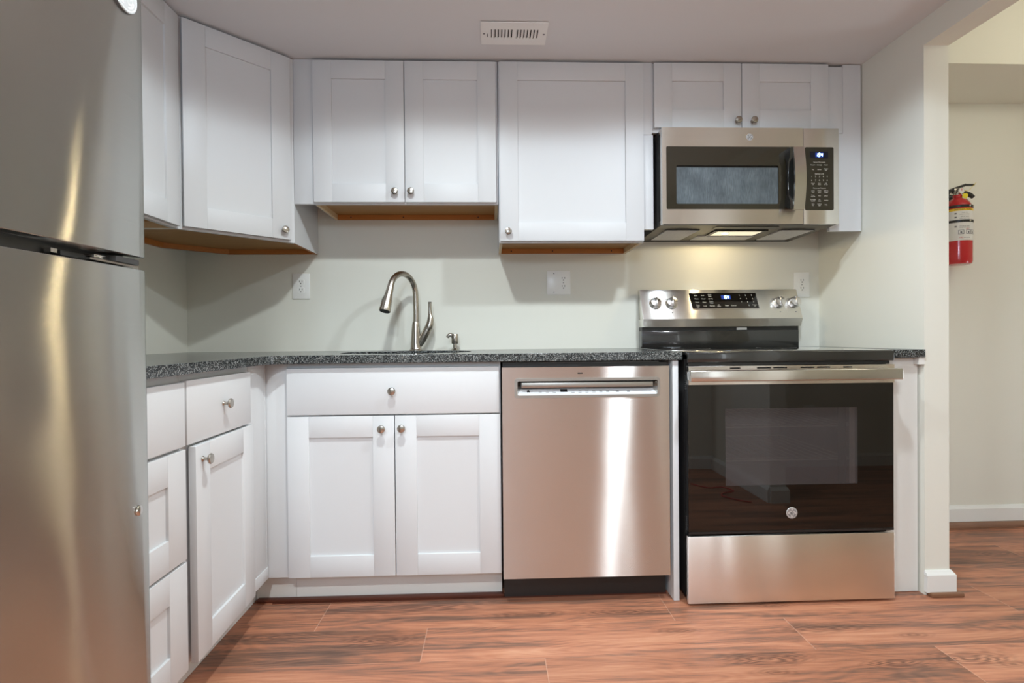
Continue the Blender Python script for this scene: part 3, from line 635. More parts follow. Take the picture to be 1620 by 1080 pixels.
# ------------------------------------------------------------------ maker's round badge: disc, ring, script letters and swirls
def badge(parent, c, r, facing='-y', light=False):
    """disc with ring, script monogram and four swirl marks"""
    y = lambda u, v, d: (c[0]+u, c[1]-d, c[2]+v) if facing == '-y' else (c[0]+d, c[1]+u, c[2]+v)
    ax = 'y' if facing == '-y' else 'x'; fl = -1 if facing == '-y' else 1
    b = MB('badge'); b.lathe([(r, 0), (r, 0.04), (r*0.96, 0.07), (0, 0.07)], c, ax, 40, flip=fl)
    b.cur = 'badgel' if light else 'badged'
    def ring(rr, wd, a0, a1, n=24):
        for i in range(n):
            t0, t1 = [math.radians(a0+(a1-a0)*k/n) for k in (i, i+1)]
            q = [y(p*math.cos(t), p*math.sin(t), 0.075) for p, t in ((rr-wd, t0), (rr+wd, t0), (rr+wd, t1), (rr-wd, t1))]
            b.add(q, [(0, 1, 2, 3)])
    ring(r*0.88, r*0.025, 0, 360, 40)
    for k in range(4):         # swirls just inside the ring
        ring(r*0.70, r*0.05, 90*k+12, 90*k+62, 8)
        a = math.radians(90*k+66); b.lathe([(r*0.07, 0), (r*0.07, 0.078), (0, 0.078)], y(r*0.66*math.cos(a), r*0.66*math.sin(a), 0), ax, 8, flip=fl)
    def curve(pts, wd):
        pts = [Vector(p) for p in pts]
        for _ in range(3):
            q = []
            for i in range(len(pts)-1):
                p0, p1, p2, p3 = pts[max(i-1, 0)], pts[i], pts[i+1], pts[min(i+2, len(pts)-1)]
                q += [p1, (-p0+9*p1+9*p2-p3)/16]
            pts = q+[pts[-1]]
        for i in range(len(pts)-1):
            d = (pts[i+1]-pts[i]); n = Vector((-d.y, d.x)).normalized()*wd*r
            b.add([y(*(p*r), 0.08) if False else y(p.x*r, p.y*r, 0.08) for p in (pts[i]-n/r, pts[i]+n/r, pts[i+1]+n/r, pts[i+1]-n/r)], [(0, 1, 2, 3)])
    # script G and E
    curve([(-0.08, 0.42), (-0.28, 0.46), (-0.42, 0.28), (-0.30, 0.06), (-0.10, 0.10), (-0.02, 0.30), (-0.10, 0.02), (-0.22, -0.32), (-0.42, -0.42), (-0.50, -0.24), (-0.30, -0.10), (0.02, 0.02)], 0.05)
    curve([(0.40, 0.34), (0.28, 0.48), (0.12, 0.36), (0.16, 0.12), (0.30, 0.08), (0.12, 0.02), (0.02, -0.22), (0.14, -0.42), (0.36, -0.42), (0.50, -0.26), (0.40, -0.12), (0.26, -0.20)], 0.05)
    return b.build('badge', parent)

def digits(b, txt, cx, cz, h, y, mat='blue', slant=0.12, facing=None, pl=None):
    """seven segment figures; pl maps (u, v) into the thing"""
    segs = {'1': 'bc', '5': 'acdfg', '4': 'bcfg'}; wd = h*0.50; th = h*0.075; x = cx-(len(txt)*wd*1.45)/2; b.cur = mat
    for ch in txt:
        if ch == ':':
            for v in (-0.2, 0.2): b.add([pl(x+wd*.1+a*th, cz+v*h+c_*th) for a, c_ in ((-1, -1), (1, -1), (1, 1), (-1, 1))], [(0, 1, 2, 3)])
            x += wd*0.45; continue
        P = {'a': (0, 1, 1, 1), 'g': (0, .5, 1, .5), 'd': (0, 0, 1, 0), 'b': (1, .5, 1, 1), 'c': (1, 0, 1, .5), 'f': (0, .5, 0, 1), 'e': (0, 0, 0, .5)}
        for s_ in segs[ch]:
            u0, v0, u1, v1 = P[s_]; g = th
            if v0 == v1: q = [(x+u0*wd+g, cz+(v0-.5)*h-g), (x+u1*wd-g, cz+(v0-.5)*h-g), (x+u1*wd-g, cz+(v0-.5)*h+g), (x+u0*wd+g, cz+(v0-.5)*h+g)]
            else: q = [(x+u0*wd-g, cz+(v0-.5)*h+g), (x+u0*wd+g, cz+(v0-.5)*h+g), (x+u0*wd+g, cz+(v1-.5)*h-g), (x+u0*wd-g, cz+(v1-.5)*h-g)]
            b.add([pl(p[0]+(p[1]-cz)*slant, p[1]) for p in q], [(0, 1, 2, 3)])
        x += wd*1.5

# ------------------------------------------------------------------ dishwasher
dw = thing('dishwasher', 'stainless steel dishwasher with pocket handle under the countertop', 'dishwasher', (57.45, 0, 0))
D = 57.45
MB('black').box((0.1, -24.3, 3.9), (24.0, -1.5, 34.5)).build('tub', dw)
front = [(0.0, 3.95), (23.95, 3.95), (23.95, 34.0), (0.0, 34.0)]
hole = rrect(59.55-D, 29.95, 79.75-D, 32.1, 0.25)
b = MB('dsteel').plate(front, [hole], -25.35, -24.35, to=XZ); dr = b.build('door', dw)
# raised lip round the pocket
b = MB('satin').plate(rrect(59.2-D, 29.62, 80.05-D, 32.42, 0.45), [rrect(59.62-D, 30.02, 79.68-D, 32.02, 0.22)], -25.45, -25.33, to=XZ); b.build('pocket_rim', dr)
b = MB('dark').box((59.4-D, -24.4, 29.8), (79.9-D, -24.3, 32.3)); b.build('pocket_back', dr)
b = MB('steelp').hexa([(59.5-D, -25.3, 29.95), (59.62-D, -25.3, 29.95), (60.15-D, -24.4, 29.95), (59.5-D, -24.4, 29.95), (59.5-D, -25.3, 32.1), (59.62-D, -25.3, 32.1), (60.15-D, -24.4, 32.1), (59.5-D, -24.4, 32.1)]).build('pocket_side', dr)
MB('steelp').hexa([(79.68-D, -25.3, 29.95), (79.8-D, -25.3, 29.95), (79.8-D, -24.4, 29.95), (79.15-D, -24.4, 29.95), (79.68-D, -25.3, 32.1), (79.8-D, -25.3, 32.1), (79.8-D, -24.4, 32.1), (79.15-D, -24.4, 32.1)]).build('pocket_side', dr)
MB('satin').box((60.2-D, -25.25, 31.08), (79.1-D, -24.4, 31.78), 0.08).build('pull_bar', dr)
x0, x1 = 59.62-D, 79.68-D
b = MB('silver').hexa([(x0, -25.35, 29.95), (x1, -25.35, 29.95), (x1, -24.4, 29.95), (x0, -24.4, 29.95), (x0, -25.35, 30.02), (x1, -25.35, 30.02), (x1-.3, -24.42, 30.85), (x0+.3, -24.42, 30.85)])
def onslope(u, v, e=0.01):        # v 0..1 up the slope
    return (u, -25.35+0.93*v-e, 30.02+0.83*v+e)
b.cur = 'black'; b.add([onslope(a, c_) for a, c_ in ((65.8-D, .45), (66.8-D, .45), (66.8-D, .9), (65.8-D, .9))], [(0, 1, 2, 3)])
b.lathe([(0.2, 0), (0.2, -0.03), (0.13, -0.03), (0.13, 0)], (61.2-D, -24.9, 30.52), 'y', 16, 'black')
b.cur = 'gprint'
for u in (62.9, 63.9, 64.9, 67.6, 68.6, 69.6, 70.6, 71.6, 72.6, 74.0, 75.6):
    for dv in (0.35, 0.55): b.add([onslope(u-D+a, dv+c_) for a, c_ in ((-.22, 0), (.22, 0), (.22, .06), (-.22, .06))], [(0, 1, 2, 3)])
b.build('control_strip', dr)
MB('black').plate(rrect(68.2-D, 33.02, 68.95-D, 33.2, 0.05), [], -25.37, -25.3, to=XZ).build('indicator', dr)
MB('black').box((0.15, -23.0, 0.35), (24.0, -22.4, 3.9)).box((0.15, -22.4, 0.35), (24, -20, 0.6)).build('toe_panel', dw)
MB('dark').box((0.1, -24.2, 34.45), (22.8, -23.4, 34.68)).build('mounting_strip', dw)

# ------------------------------------------------------------------ range
rg = thing('range', 'freestanding stainless steel electric range with black glass oven door', 'range', (83.55, 0, 0))
D = 83.55; W = 29.95
b = MB('black').box((0.1, -25.2, 0.9), (0.9, -1.0, 34.9)).box((W-0.9, -25.2, 0.9), (W-0.1, -1.0, 34.9)).box((0.9, -3, 0.9), (W-.9, -1, 34.9)).box((0.9, -25.2, 0.9), (W-.9, -3, 1.4))
b.box((0.9, -24.8, 8), (W-.9, -3, 8.4)); b.box((0.9, -25.2, 31.0), (W-.9, -3, 34.6))
b.box((0.9, -25.2, 8.0), (4.4, -3, 31.0)); b.box((W-4.4, -25.2, 8.0), (W-.9, -3, 31.0)); b.box((4.4, -25.2, 8.4), (W-4.4, -3, 14.6)); b.box((4.4, -25.2, 28.7), (W-4.4, -3, 31.0))
b.cur = 'dark'
for k in range(7):
    for z0 in (32.6, 12.5): b.box((0.08, -25.9, z0-0.3*k), (0.2, -25.4, z0-0.3*k-.14))
for px_ in (1.5, W-1.5): b.lathe([(0.9, 0), (0.9, 0.4), (0.5, 0.9)], (px_, -23.5, 0), 'z', 16, 'black')
b.build('range_body', rg)
b = MB('cavity').box((4.4, -4.5, 14.6), (W-4.4, -4.2, 28.7)).box((4.4, -25.0, 14.6), (4.5, -4.5, 28.7)).box((W-4.5, -25, 14.6), (W-4.4, -4.5, 28.7)).box((4.4, -25, 14.5), (W-4.4, -4.5, 14.62)).box((4.4, -25, 28.6), (W-4.4, -4.5, 28.7))
b.build('oven_cavity', rg)
for z in (24.9, 20.0):
    b = MB('rack').tube([(4.6, -24.4, z), (W-4.6, -24.4, z)], 0.11, 8); b.tube([(4.6, -5.2, z), (W-4.6, -5.2, z)], 0.1, 8)
    b.tube([(4.6, -24.4, z+.35), (W-4.6, -24.4, z+.35)], 0.05, 6)
    for k in range(15): b.tube([(5.0+k*1.425, -24.5, z+.12), (5.0+k*1.425, -5.2, z+.12)], 0.05, 6)
    b.build('oven_rack', rg)
# cooktop
b = MB('cook').box((0.0, -26.3, 35.55), (W+0.05, -2.2, 36.03), 0.08)
b.box((0.05, -26.75, 34.5), (W, -26.2, 35.92), 0.1, mat='enamel')
b.box((0.3, -26.2, 34.0), (W-.3, -25.0, 34.45), mat='black'); ck = b.build('cooktop', rg)
for cx, cy, rr in ((7.3, -19, 4.6), (22.6, -19, 4.2), (7.3, -8.5, 3.2), (22.6, -8.5, 3.2)):
    b = MB('gprint')
    for k in range(40):
        t0, t1 = 2*PI*k/40, 2*PI*(k+1)/40
        b.add([(cx+r_*math.cos(t), cy+r_*math.sin(t), 36.035) for r_, t in ((rr-.06, t0), (rr+.06, t0), (rr+.06, t1), (rr-.06, t1))], [(0, 1, 2, 3)])
    b.build('burner_ring', ck)
# oven door
slots = []
for a, c_ in ((93.9-4.3, 95.4-4.3), (97.6-4.1, 99.6-4.1), (99.95-4.1, 101.95-4.1), (103.9-4.1, 105.9-4.1), (106.3-4.1, 108.2-4.1), (110.1-4.1, 111.3-4.0)):
    slots.append([(a-D, 33.55), (c_-D, 33.55), (c_-D, 33.75), (a-D, 33.75)])
b = MB('steel').plate([(0.15, 31.35), (W, 31.35), (W, 33.95), (0.15, 33.95)], slots, -26.75, -25.9, to=XZ); b.box((0.2, -25.9, 31.4), (W-.1, -25.3, 33.9), mat='black'); od = b.build('oven_door', rg)
win = (88.98-D, 16.97, 108.15-D, 27.9)
b = MB('bglass').plate([(0.1, 10.3), (W-.05, 10.3), (W-.05, 31.33), (0.1, 31.33)], [rrect(*win, 0.05, 2)], -26.6, -26.35, to=XZ)
b.box((0.15, -26.7, 10.2), (W-.1, -26.3, 10.5), mat='black')
for q in ((0.15, 10.4, 5.0, 31.3), (W-5.0, 10.4, W-.15, 31.3), (5.0, 10.4, W-5.0, 16.7), (5.0, 28.2, W-5.0, 31.3)): b.box((q[0], -26.33, q[1]), (q[2], -25.3, q[3]), mat='black')
b.build('door_glass', od)
MB('owin').plate([(win[0], win[1]), (win[2], win[1]), (win[2], win[3]), (win[0], win[3])], [], -26.58, -26.5, to=XZ).build('door_window', od)
MB('plastic').box((win[2]-0.95, -26.3, win[1]), (win[2]-0.15, -26.2, win[3])).box((win[2]-2.6, -26.3, win[1]), (win[2]-1.5, -26.2, win[3]), mat='black').build('window_edge_strip', od)
b = MB('steelp').box((-0.35, -28.9, 31.95), (W-0.3, -28.2, 33.5), 0.15, 3); b.box((-0.2, -28.3, 32.1), (0.6, -26.7, 33.3), 0.1); b.box((W-1.3, -28.3, 32.1), (W-.5, -26.7, 33.3), 0.1); hb = b.build('handle', od)
badge(od, (98.52-D, -26.6, 12.95), 0.80)
b = MB('steel').box((-0.05, -26.75, 0.35), (W, -25.6, 9.9), 0.12); dwr = b.build('storage_drawer', rg)
# backguard: leaning control panel
def bg(y0, z0, y1, z1):
    return y0, z0, y1, z1
TY, TZ, BY, BZ = -1.6, 46.9, -3.65, 41.35
b = MB('steel').hexa([(0.35, -0.6, BZ), (W+.35, -0.6, BZ), (W+.35, BY, BZ), (0.35, BY, BZ), (0.25, -0.6, TZ), (W+.3, -0.6, TZ), (W+.3, TY, TZ), (0.25, TY, TZ)], bev=0.06)
b.hexa([(0.45, -0.6, 39.9), (W+.25, -0.6, 39.9), (W+.25, -3.2, 39.9), (0.45, -3.2, 39.9), (0.35, -0.6, BZ), (W+.35, -0.6, BZ), (W+.35, BY, BZ), (0.35, BY, BZ)])
bgo = b.build('backguard', rg)
def onbg(u, v, e=0.0):      # v: height 0..1 on the leaning face
    n = Vector((0, -(TZ-BZ), -(BY-TY)*-1)).normalized()
    y = BY+(TY-BY)*v; z = BZ+(TZ-BZ)*v
    return (u, y-e*0.95, z+e*0.3)
Mbg = Matrix(((1, 0, 0, 0), (0, (TY-BY)/(TZ-BZ)*1.0, 1, BY-BZ*(TY-BY)/(TZ-BZ)), (0, 1, 0, 0), (0, 0, 0, 1)))
vz = lambda z: (z-BZ)/(TZ-BZ)
b = MB('bglass'); u0, u1, v0, v1 = 93.05-D, 106.0-D, vz(43.25), vz(46.2)
b.hexa([onbg(u0+.35, v0, -.1), onbg(u1, v0, -.1), onbg(u1, v0, .06), onbg(u0+.35, v0, .06), onbg(u0+.0, v1, -.1), onbg(u1-.2, v1, -.1), onbg(u1-.2, v1, .06), onbg(u0, v1, .06)])
b.cur = 'steelp'
def strip(a, c_, wd=0.05):
    b.add([onbg(a[0]-wd, a[1], .065), onbg(a[0]+wd, a[1], .065), onbg(c_[0]+wd, c_[1], .065), onbg(c_[0]-wd, c_[1], .065)], [(0, 1, 2, 3)])
strip((u1+.0, v0), (u1-.2, v1), .06)
b.add([onbg(u0+.35, v0-.02, .065), onbg(u1+.05, v0-.02, .065), onbg(u1+.05, v0+.005, .065), onbg(u0+.35, v0+.005, .065)], [(0, 1, 2, 3)])
cp = b.build('control_panel', bgo)
b = MB('print')
def bgtext(b, s_, u, z, size):
    k = len(b.v); b.text(s_, size, (u, 0, z), depth=0.004)
    for i in range(k, len(b.v)):
        x, y, zz = b.v[i]; p = onbg(x, vz(zz), .07-y); b.v[i] = p
rows = [(45.75, ['Bake', 'Broil', 'Conv\nBake']), (45.1, ['Warm', 'Proof', 'Air Fry']), (44.45, ['Timer', 'Clean', 'Steam\nClean']), (43.75, ['Oven\nLight', 'Lock', 'Options'])]
for z, L3 in rows:
    for k, s_ in enumerate(L3): bgtext(b, s_, 94.25-D+k*1.35+(45.75-z)*.1, z, 0.30)
bgtext(b, 'Set\nClock', 98.4-D, 43.8, 0.28); bgtext(b, 'Start', 99.9-D, 43.8, 0.34); bgtext(b, 'Cancel', 101.2-D, 43.8, 0.34)
for i, s_ in enumerate('123456789'): bgtext(b, s_, 102.6-D+(i % 3)*1.15+(i//3)*.1, 45.75-(i//3)*.65, 0.36)
bgtext(b, '0', 104.1-D, 43.8, 0.36); bgtext(b, 'Cooktop\nOff', 105.2-D, 43.8, 0.24)
b.build('panel_lettering', cp)
b = MB('glow'); pl = lambda u, z: onbg(u, vz(z), .09)
b.add([onbg(a-D, vz(z), .075) for a, z in ((99.1, 45.0), (100.9, 45.0), (100.85, 45.75), (99.05, 45.75))], [(0, 1, 2, 3)])
digits(b, '154', 100.0-D, 45.38, 0.58, 0, pl=pl); b.build('clock_display', cp)
def rknob(parent, u, z):
    c = onbg(u, vz(z), 0.0); rot = Matrix.Translation(Vector(c)) @ Matrix.Rotation(math.atan2(TY-BY, TZ-BZ)*-1, 4, 'X')
    b = MB('chrome', rot); b.lathe([(1.15, 0), (1.15, -0.1), (1.06, -0.18), (1.0, -0.75), (0.92, -0.92), (0.4, -1.0), (0, -1.02)], axis='y', n=36)
    b.hexa([(-.19, -.9, -.84), (.19, -.9, -.84), (.13, -1.32, -.80), (-.13, -1.32, -.80), (-.17, -.9, .92), (.17, -.9, .92), (.10, -1.32, .86), (-.10, -1.32, .86)], bev=0.03)
    b.M = Matrix.Translation(Vector(c)) @ Matrix.Rotation(math.atan2(TY-BY, TZ-BZ)*-1, 4, 'X')
    return b.build('knob', parent)
for u in (86.5, 89.5, 109.85, 112.8): rknob(bgo, u-D, 44.25)
b = MB('gprint')
for u in (86.5, 89.5, 109.85, 112.8):
    for a in (-60, 60): 
        uu = u-D+1.15*math.sin(math.radians(a)); zz = 44.5+1.15*math.cos(math.radians(a)); bgtext(b, 'HI' if a > 0 else 'OFF', uu, zz, 0.2)
    p = [onbg(u-D+.1*math.cos(t), vz(42.55)+.02*math.sin(t), .012) for t in [2*PI*k/10 for k in range(10)]]; b.add(p, [tuple(range(10))])
b.build('knob_markings', bgo)
b = MB('black').box((0.4, -2.6, 39.1), (W+.1, -0.6, 39.9)); b.box((0.35, -2.75, 36.0), (W+.1, -0.6, 39.15), 0.05, mat='enamel'); b.build('vent_riser', rg)
MB('print').box((101.8-D, -2.72, 39.3), (103.7-D, -2.58, 39.75)).build('rating_label', rg)

# ------------------------------------------------------------------ microwave
mw = thing('microwave', 'stainless over-the-range microwave mounted under the short cabinet', 'microwave', (83.95, 0, 56.2))
D = 83.95; ZB = 56.2
Z = lambda z: z-ZB
b = MB('dark').box((0.15, -12.9, 0.25), (29.3, -0.1, 16.0)); b.box((0.05, -13.9, 0.35), (29.35, -13.3, 15.95), 0.05, mat='steelp'); b.box((0.08, -13.2, 0.3), (29.3, -12.95, 15.9), mat='steelp')
for k in range(3): b.box((0.0, -13.7+k*.3, 1.0), (0.08, -13.55+k*.3, 15.2), mat='black')
b.build('case', mw)
WX0, WX1, WZ0, WZ1 = 84.65-D, 107.3-D, Z(58.85), Z(69.05)
b = MB('steel').plate([(0.0, 0.25), (23.4, 0.25), (23.4, 15.93), (0.0, 15.93)], [[(x, z) for x, z in rrect(WX0, WZ0, 23.2, WZ1, 0.2)]], -14.85, -14.0, to=XZ)
md = b.build('door', mw)
iw = rrect(86.3-D, Z(59.75), 103.25-D, Z(66.0), 0.25)
b = MB('mglass').plate(rrect(WX0, WZ0, 23.2, WZ1, 0.2), [iw], -14.82, -14.5, to=XZ); b.box((WX0, -14.5, WZ0), (23.2, -14.1, WZ1), mat='black'); b.build('door_glass', md)
MB('mwin').plate(rrect(86.3-D, Z(59.75), 103.25-D, Z(65.7), 0.1), [], -14.62, -14.52, to=XZ).build('door_window', md)
# bowed handle
hx0, hx1 = 104.8-D, 106.55-D
pts = []
n = 14
b = MB('steelp'); t = bmesh.new(); prof = []
for i in range(n+1):
    v = i/n; z = Z(58.45)+10.05*v; bow = -16.6-0.55*math.sin(PI*v)
    prof.append([t.verts.new((hx0, bow+.12, z)), t.verts.new((hx1, bow, z)), t.verts.new((hx1, bow+.5, z)), t.verts.new((hx0, bow+.5, z))])
for A, B in zip(prof, prof[1:]):
    for i in range(4): t.faces.new((A[i], A[(i+1) % 4], B[(i+1) % 4], B[i]))
t.faces.new(prof[0]); t.faces.new(prof[-1]); b.bm(t); hd = b.build('handle', md)
b = MB('enamel')
b.plate([(-14.8, Z(68.35)), (-16.5, Z(68.45)), (-16.5, Z(67.2)), (-15.9, Z(66.2)), (-15.75, Z(63.5)), (-15.9, Z(60.9)), (-16.5, Z(59.8)), (-16.5, Z(58.5)), (-14.8, Z(59.2)), (-14.8, Z(60.1)), (-15.35, Z(60.9)), (-15.2, Z(63.5)), (-15.35, Z(66.4)), (-14.8, Z(67.4))], [], hx0-.55, hx1-.1, to=lambda p, q, c: (c, p, q))
b.build('handle_mount', hd)
# control side
b = MB('steel').box((23.48, -14.85, 0.2), (29.4, -14.0, 15.9), 0.03); b.plate(rrect(107.65-D, Z(58.7), 112.45-D, Z(69.0), 0.22), [], -14.9, -14.8, 'mglass', to=XZ); pn = b.build('control_panel', mw)
b = MB('disp').box((108.5-D, -14.93, Z(67.2)), (111.5-D, -14.88, Z(68.25))); b.cur = 'glow'
b.add([(x-D, -14.94, Z(z)) for x, z in ((109.35, 67.35), (110.7, 67.35), (110.7, 68.1), (109.35, 68.1))], [(0, 1, 2, 3)])
digits(b, '154', 110.05-D, Z(67.73), 0.55, 0, pl=lambda u, z: (u, -14.96, z)); b.build('clock_display', pn)
b = MB('print'); cx = 110.05-D
T = lambda s_, x, z, sz: b.text(s_, sz, (x, -14.91, Z(z)), depth=0.01)
T('Sensor Microwave', cx, 66.55, 0.27)
for k, s_ in enumerate(('Popcorn', 'Beverage', 'Potato')): T(s_, cx-1.1+1.1*k, 66.1, 0.22)
for k, s_ in enumerate(('Veg', 'Reheat', 'Chicken\nFish')): T(s_, cx-1.1+1.1*k, 65.35, 0.22)
T('Express Cook', cx, 64.65, 0.26)
for r_, row in enumerate(('12345', '67890')):
    for k, s_ in enumerate(row): T(s_, cx-1.3+0.65*k, 64.2-.62*r_, 0.34)
for k, s_ in enumerate(('Cancel\nOff', 'Start\nPause', 'Add\n30 Sec')): T(s_, cx-1.1+1.1*k, 63.0, 0.22)
T('Microwave Features', cx, 62.3, 0.26)
for r_, row in enumerate((('Cook\nTime', 'Power\nLevel', 'Defrost\nWeight'), ('Timer\nOn/Off', 'Melt', 'Soften'), ('Turntable\nOn/Off', 'Set\nClock', 'Settings'), ('Vent\nFan', 'Surface\nLight', 'Help'))):
    for k, s_ in enumerate(row): T(s_, cx-1.1+1.1*k, 61.75-.72*r_, 0.23)
b.build('panel_lettering', pn)
badge(md, (98.45-D, -14.85, Z(70.6)), 0.55)
# underside
b = MB('munder').hexa([(0.1, -13.95, 0.22), (29.3, -13.95, 0.22), (29.3, -0.1, 0.0), (0.1, -0.1, 0.0), (0.1, -13.95, 0.36), (29.3, -13.95, 0.36), (29.3, -0.1, 0.3), (0.1, -0.1, 0.3)])
b.box((9.6, -13.3, 0.1), (20.2, -11.4, 0.22), mat='black'); b.box((0.3, -14.6, 0.16), (29.1, -14.0, 0.3), mat='dark'); b.box((0.3, -1.0, -0.10), (28.9, -0.4, 0.05), mat='black'); bp_ = b.build('bottom_plate', mw)
for k, (xa, xb) in enumerate(((2.0, 7.5), (22.0, 27.5))):
    b = MB('filter').box((xa, -10.9, -0.06), (xb, -1.8, 0.14)); b.box((xa-.15, -11.05, -0.02), (xb+.15, -10.85, 0.12), mat='dark'); b.box((xa-.15, -1.9, -0.1), (xb+.15, -1.6, 0.1)); b.box((xa+1.6, -11.2, -.09), (xb-1.6, -10.6, -.05), mat='print'); b.build('grease_filter', mw)
b = MB('black').box((10.6, -10.6, -0.04), (19.8, -5.9, 0.13)); b.box((9.4, -5.4, -0.06), (19.8, -1.7, 0.12), mat='filter'); b.box((9.4, -1.9, -0.12), (19.8, -1.6, 0.1), mat='black'); b.build('lamp_cover', mw)
MB('lens').box((11.3, -9.9, -0.07), (19.0, -6.5, -0.035)).build('lamp_lens', mw)
MB('bulb').lathe([(0, -0.12), (0.45, -0.10), (0.5, -0.05), (0, -0.04)], (97.2-D, -8.2, 0), 'z', 16).build('lamp_bulb', mw)

# ------------------------------------------------------------------ refrigerator (front faces +x)
fr = thing('refrigerator', 'stainless steel top-freezer refrigerator at the left edge', 'refrigerator', (1.1, -60.3, 0))
MB('dark').box((1.5, -29.6, 1.0), (26.6, -0.1, 65.8)).box((2, -28, 0.0), (24, -2, 1.0), mat='black').build('fridge_case', fr)
def fdoor(name, z0, z1):
    pr = [(26.7, -0.15), (28.9, -0.15)]
    n = 56
    for i in range(5): t = math.radians(90-90*i/4); pr.append((28.9+0.75*math.cos(t)*1.0, -0.85+0.7*math.sin(t)))
    for i in range(1, n):
        u = -1+2*i/n; yy = 27.9*i/n; pr.append((29.65-0.40*(1-math.cos(2*PI*max(0, min(1, (yy-1)/26)))), -0.85-yy))
    for i in range(5): t = math.radians(-90*i/4); pr.append((28.9+0.75*math.cos(t), -28.75+0.7*math.sin(t)))
    pr += [(26.7, -29.45)]
    b = MB('fsteel').prism(pr, z0, z1); o = b.build(name, fr, ang=40)
    bv = o.modifiers.new('bevel', 'BEVEL'); bv.width = 0.12*S; bv.segments = 3; bv.limit_method = 'ANGLE'; bv.angle_limit = math.radians(60)
    return o
fz = fdoor('freezer_door', 44.35, 65.9); fd = fdoor('fridge_door', 3.2, 43.4)
MB('black').box((26.2, -29.3, 43.0), (28.0, -0.5, 45.0)).build('gasket', fr)
b = MB('steelp').box((27.6, -5.6, 43.55), (29.35, -0.9, 43.68)); b.box((27.9, -4.4, 43.68), (28.9, -1.2, 43.78))
b.box((27.9, -3.2, 43.75), (29.35, -0.8, 44.15), 0.06, mat='dark'); b.box((28.2, -4.6, 43.8), (28.9, -3.4, 44.05), 0.03, mat='steelp'); b.box((28.1, -7.6, 43.7), (28.5, -7.1, 43.95), mat='steelp'); b.box((27.9, -7.0, 43.6), (28.6, -5.0, 43.9), mat='black'); b.build('middle_hinge', fr)
bdg = badge(fz, (29.78, -2.55, 62.3), 1.2, facing='+x', light=True)
MB('dark').lathe([(1.24, -0.15), (1.24, 0.02), (0, 0.02)], (29.75, -2.55, 62.3), 'x', 36).build('badge_seat', fz)
MB('steelp').lathe([(0.36, 0), (0.36, 0.07), (0.25, 0.13), (0, 0.15)], (29.66, -1.75, 26.2), 'x', 24).build('handle_plug', fd)

# ------------------------------------------------------------------ outlets, vent
def receptacle(mb, cx, cz, r=0.66, dz=0.75):
    for s_ in (1, -1):
        zc = cz+s_*dz
        mb.cur = 'plastic'; mb.plate(rrect(cx-r, zc-r*.86, cx+r, zc+r*.86, r*.55), [], -0.28, -0.2, to=XZ)
        mb.cur = 'hole'
        for dx in (-.25, .25): mb.box((cx+dx-.045, -.285, zc-.02), (cx+dx+.045, -.24, zc+.3))
        mb.lathe([(0.11, 0), (0.11, -0.02), (0, -0.02)], (cx, -.27, zc-.26), 'y', 12)
def outlet(label, x0, x1, z0, z1, cx, screws=(), loc=None, rz=0):
    t = thing('wall_outlet', label, 'outlet', loc or (0, 0, 0), rz, )
    MB('plastic').box((x0, -0.2, z0), (x1, -0.02, z1), 0.07).build('cover_plate', t)
    b = MB('plastic'); receptacle(b, cx, (z0+z1)/2)
    b.lathe([(0.1, 0), (0.1, -0.03), (0, -0.03)], (cx, -.2, (z0+z1)/2), 'y', 12, 'gprint')
    b.build('receptacle', t)
    if screws:
        for sx, sz in screws: MB('gprint').lathe([(0.11, 0), (0.11, -0.03), (0, -0.03)], (sx, -.2, sz), 'y', 12).build('screw', t)
    return t
outlet('white duplex wall outlet left of the faucet', 19.25, 22.4, 45.7, 50.4, 20.8)
outlet('white double-gang plate with one duplex outlet and a blank half', 66.6, 71.05, 46.25, 50.7, 69.7, ((67.9, 50.2), (67.9, 46.75)))
outlet('white duplex wall outlet behind the right end of the range', 114.15, 117.25, 45.5, 50.25, 115.75)
outlet('white duplex outlet low on the front wall of the hall', -1.6, 1.6, 13.0, 17.8, 0, loc=(147.8, YF, 0), rz=PI)

vt = thing('ceiling_vent', 'white rectangular louvred air vent in the ceiling', 'vent', (59.8, -20.3, CZ))
flip = lambda x, y, z: (x, y, -z)
holes = []
for s_ in (0, 1):
    for k in range(7):
        x = -3.55+k*0.5+s_*3.85-(0.0); holes.append([(x, -1.15), (x+.3, -1.15), (x+.3, 1.15), (x, 1.15)])
b = MB('vent').plate([(-4.95, -2.95), (4.95, -2.95), (4.95, 2.95), (-4.95, 2.95)], holes, 0.08, 0.22, to=flip)
b.build('face_plate', vt)
b = MB('vent')
for q in holes:
    x = q[0][0]; sg = -1 if x < 0 else 1
    b.hexa([(x+.02, -1.15, -.10), (x+.07, -1.15, -.10), (x+.07, 1.15, -.10), (x+.02, 1.15, -.10), (x+.02-sg*.0+.1, -1.15, -.02), (x+.17, -1.15, -.02), (x+.17, 1.15, -.02), (x+.12, 1.15, -.02)])
b.build('louvres', vt)
MB('hole').box((-4.3, -1.6, -0.02), (4.3, 1.6, 0.0)).build('duct_opening', vt)
for sx in (-4.5, 4.5): MB('gprint').lathe([(0.16, -0.22), (0.16, -0.25), (0, -0.26)], (sx, 0, 0), 'z', 12).build('screw', vt)
MB('hole').box((-4.02, 0.0, -0.24), (-3.92, 0.8, -0.2)).build('damper_lever', vt)

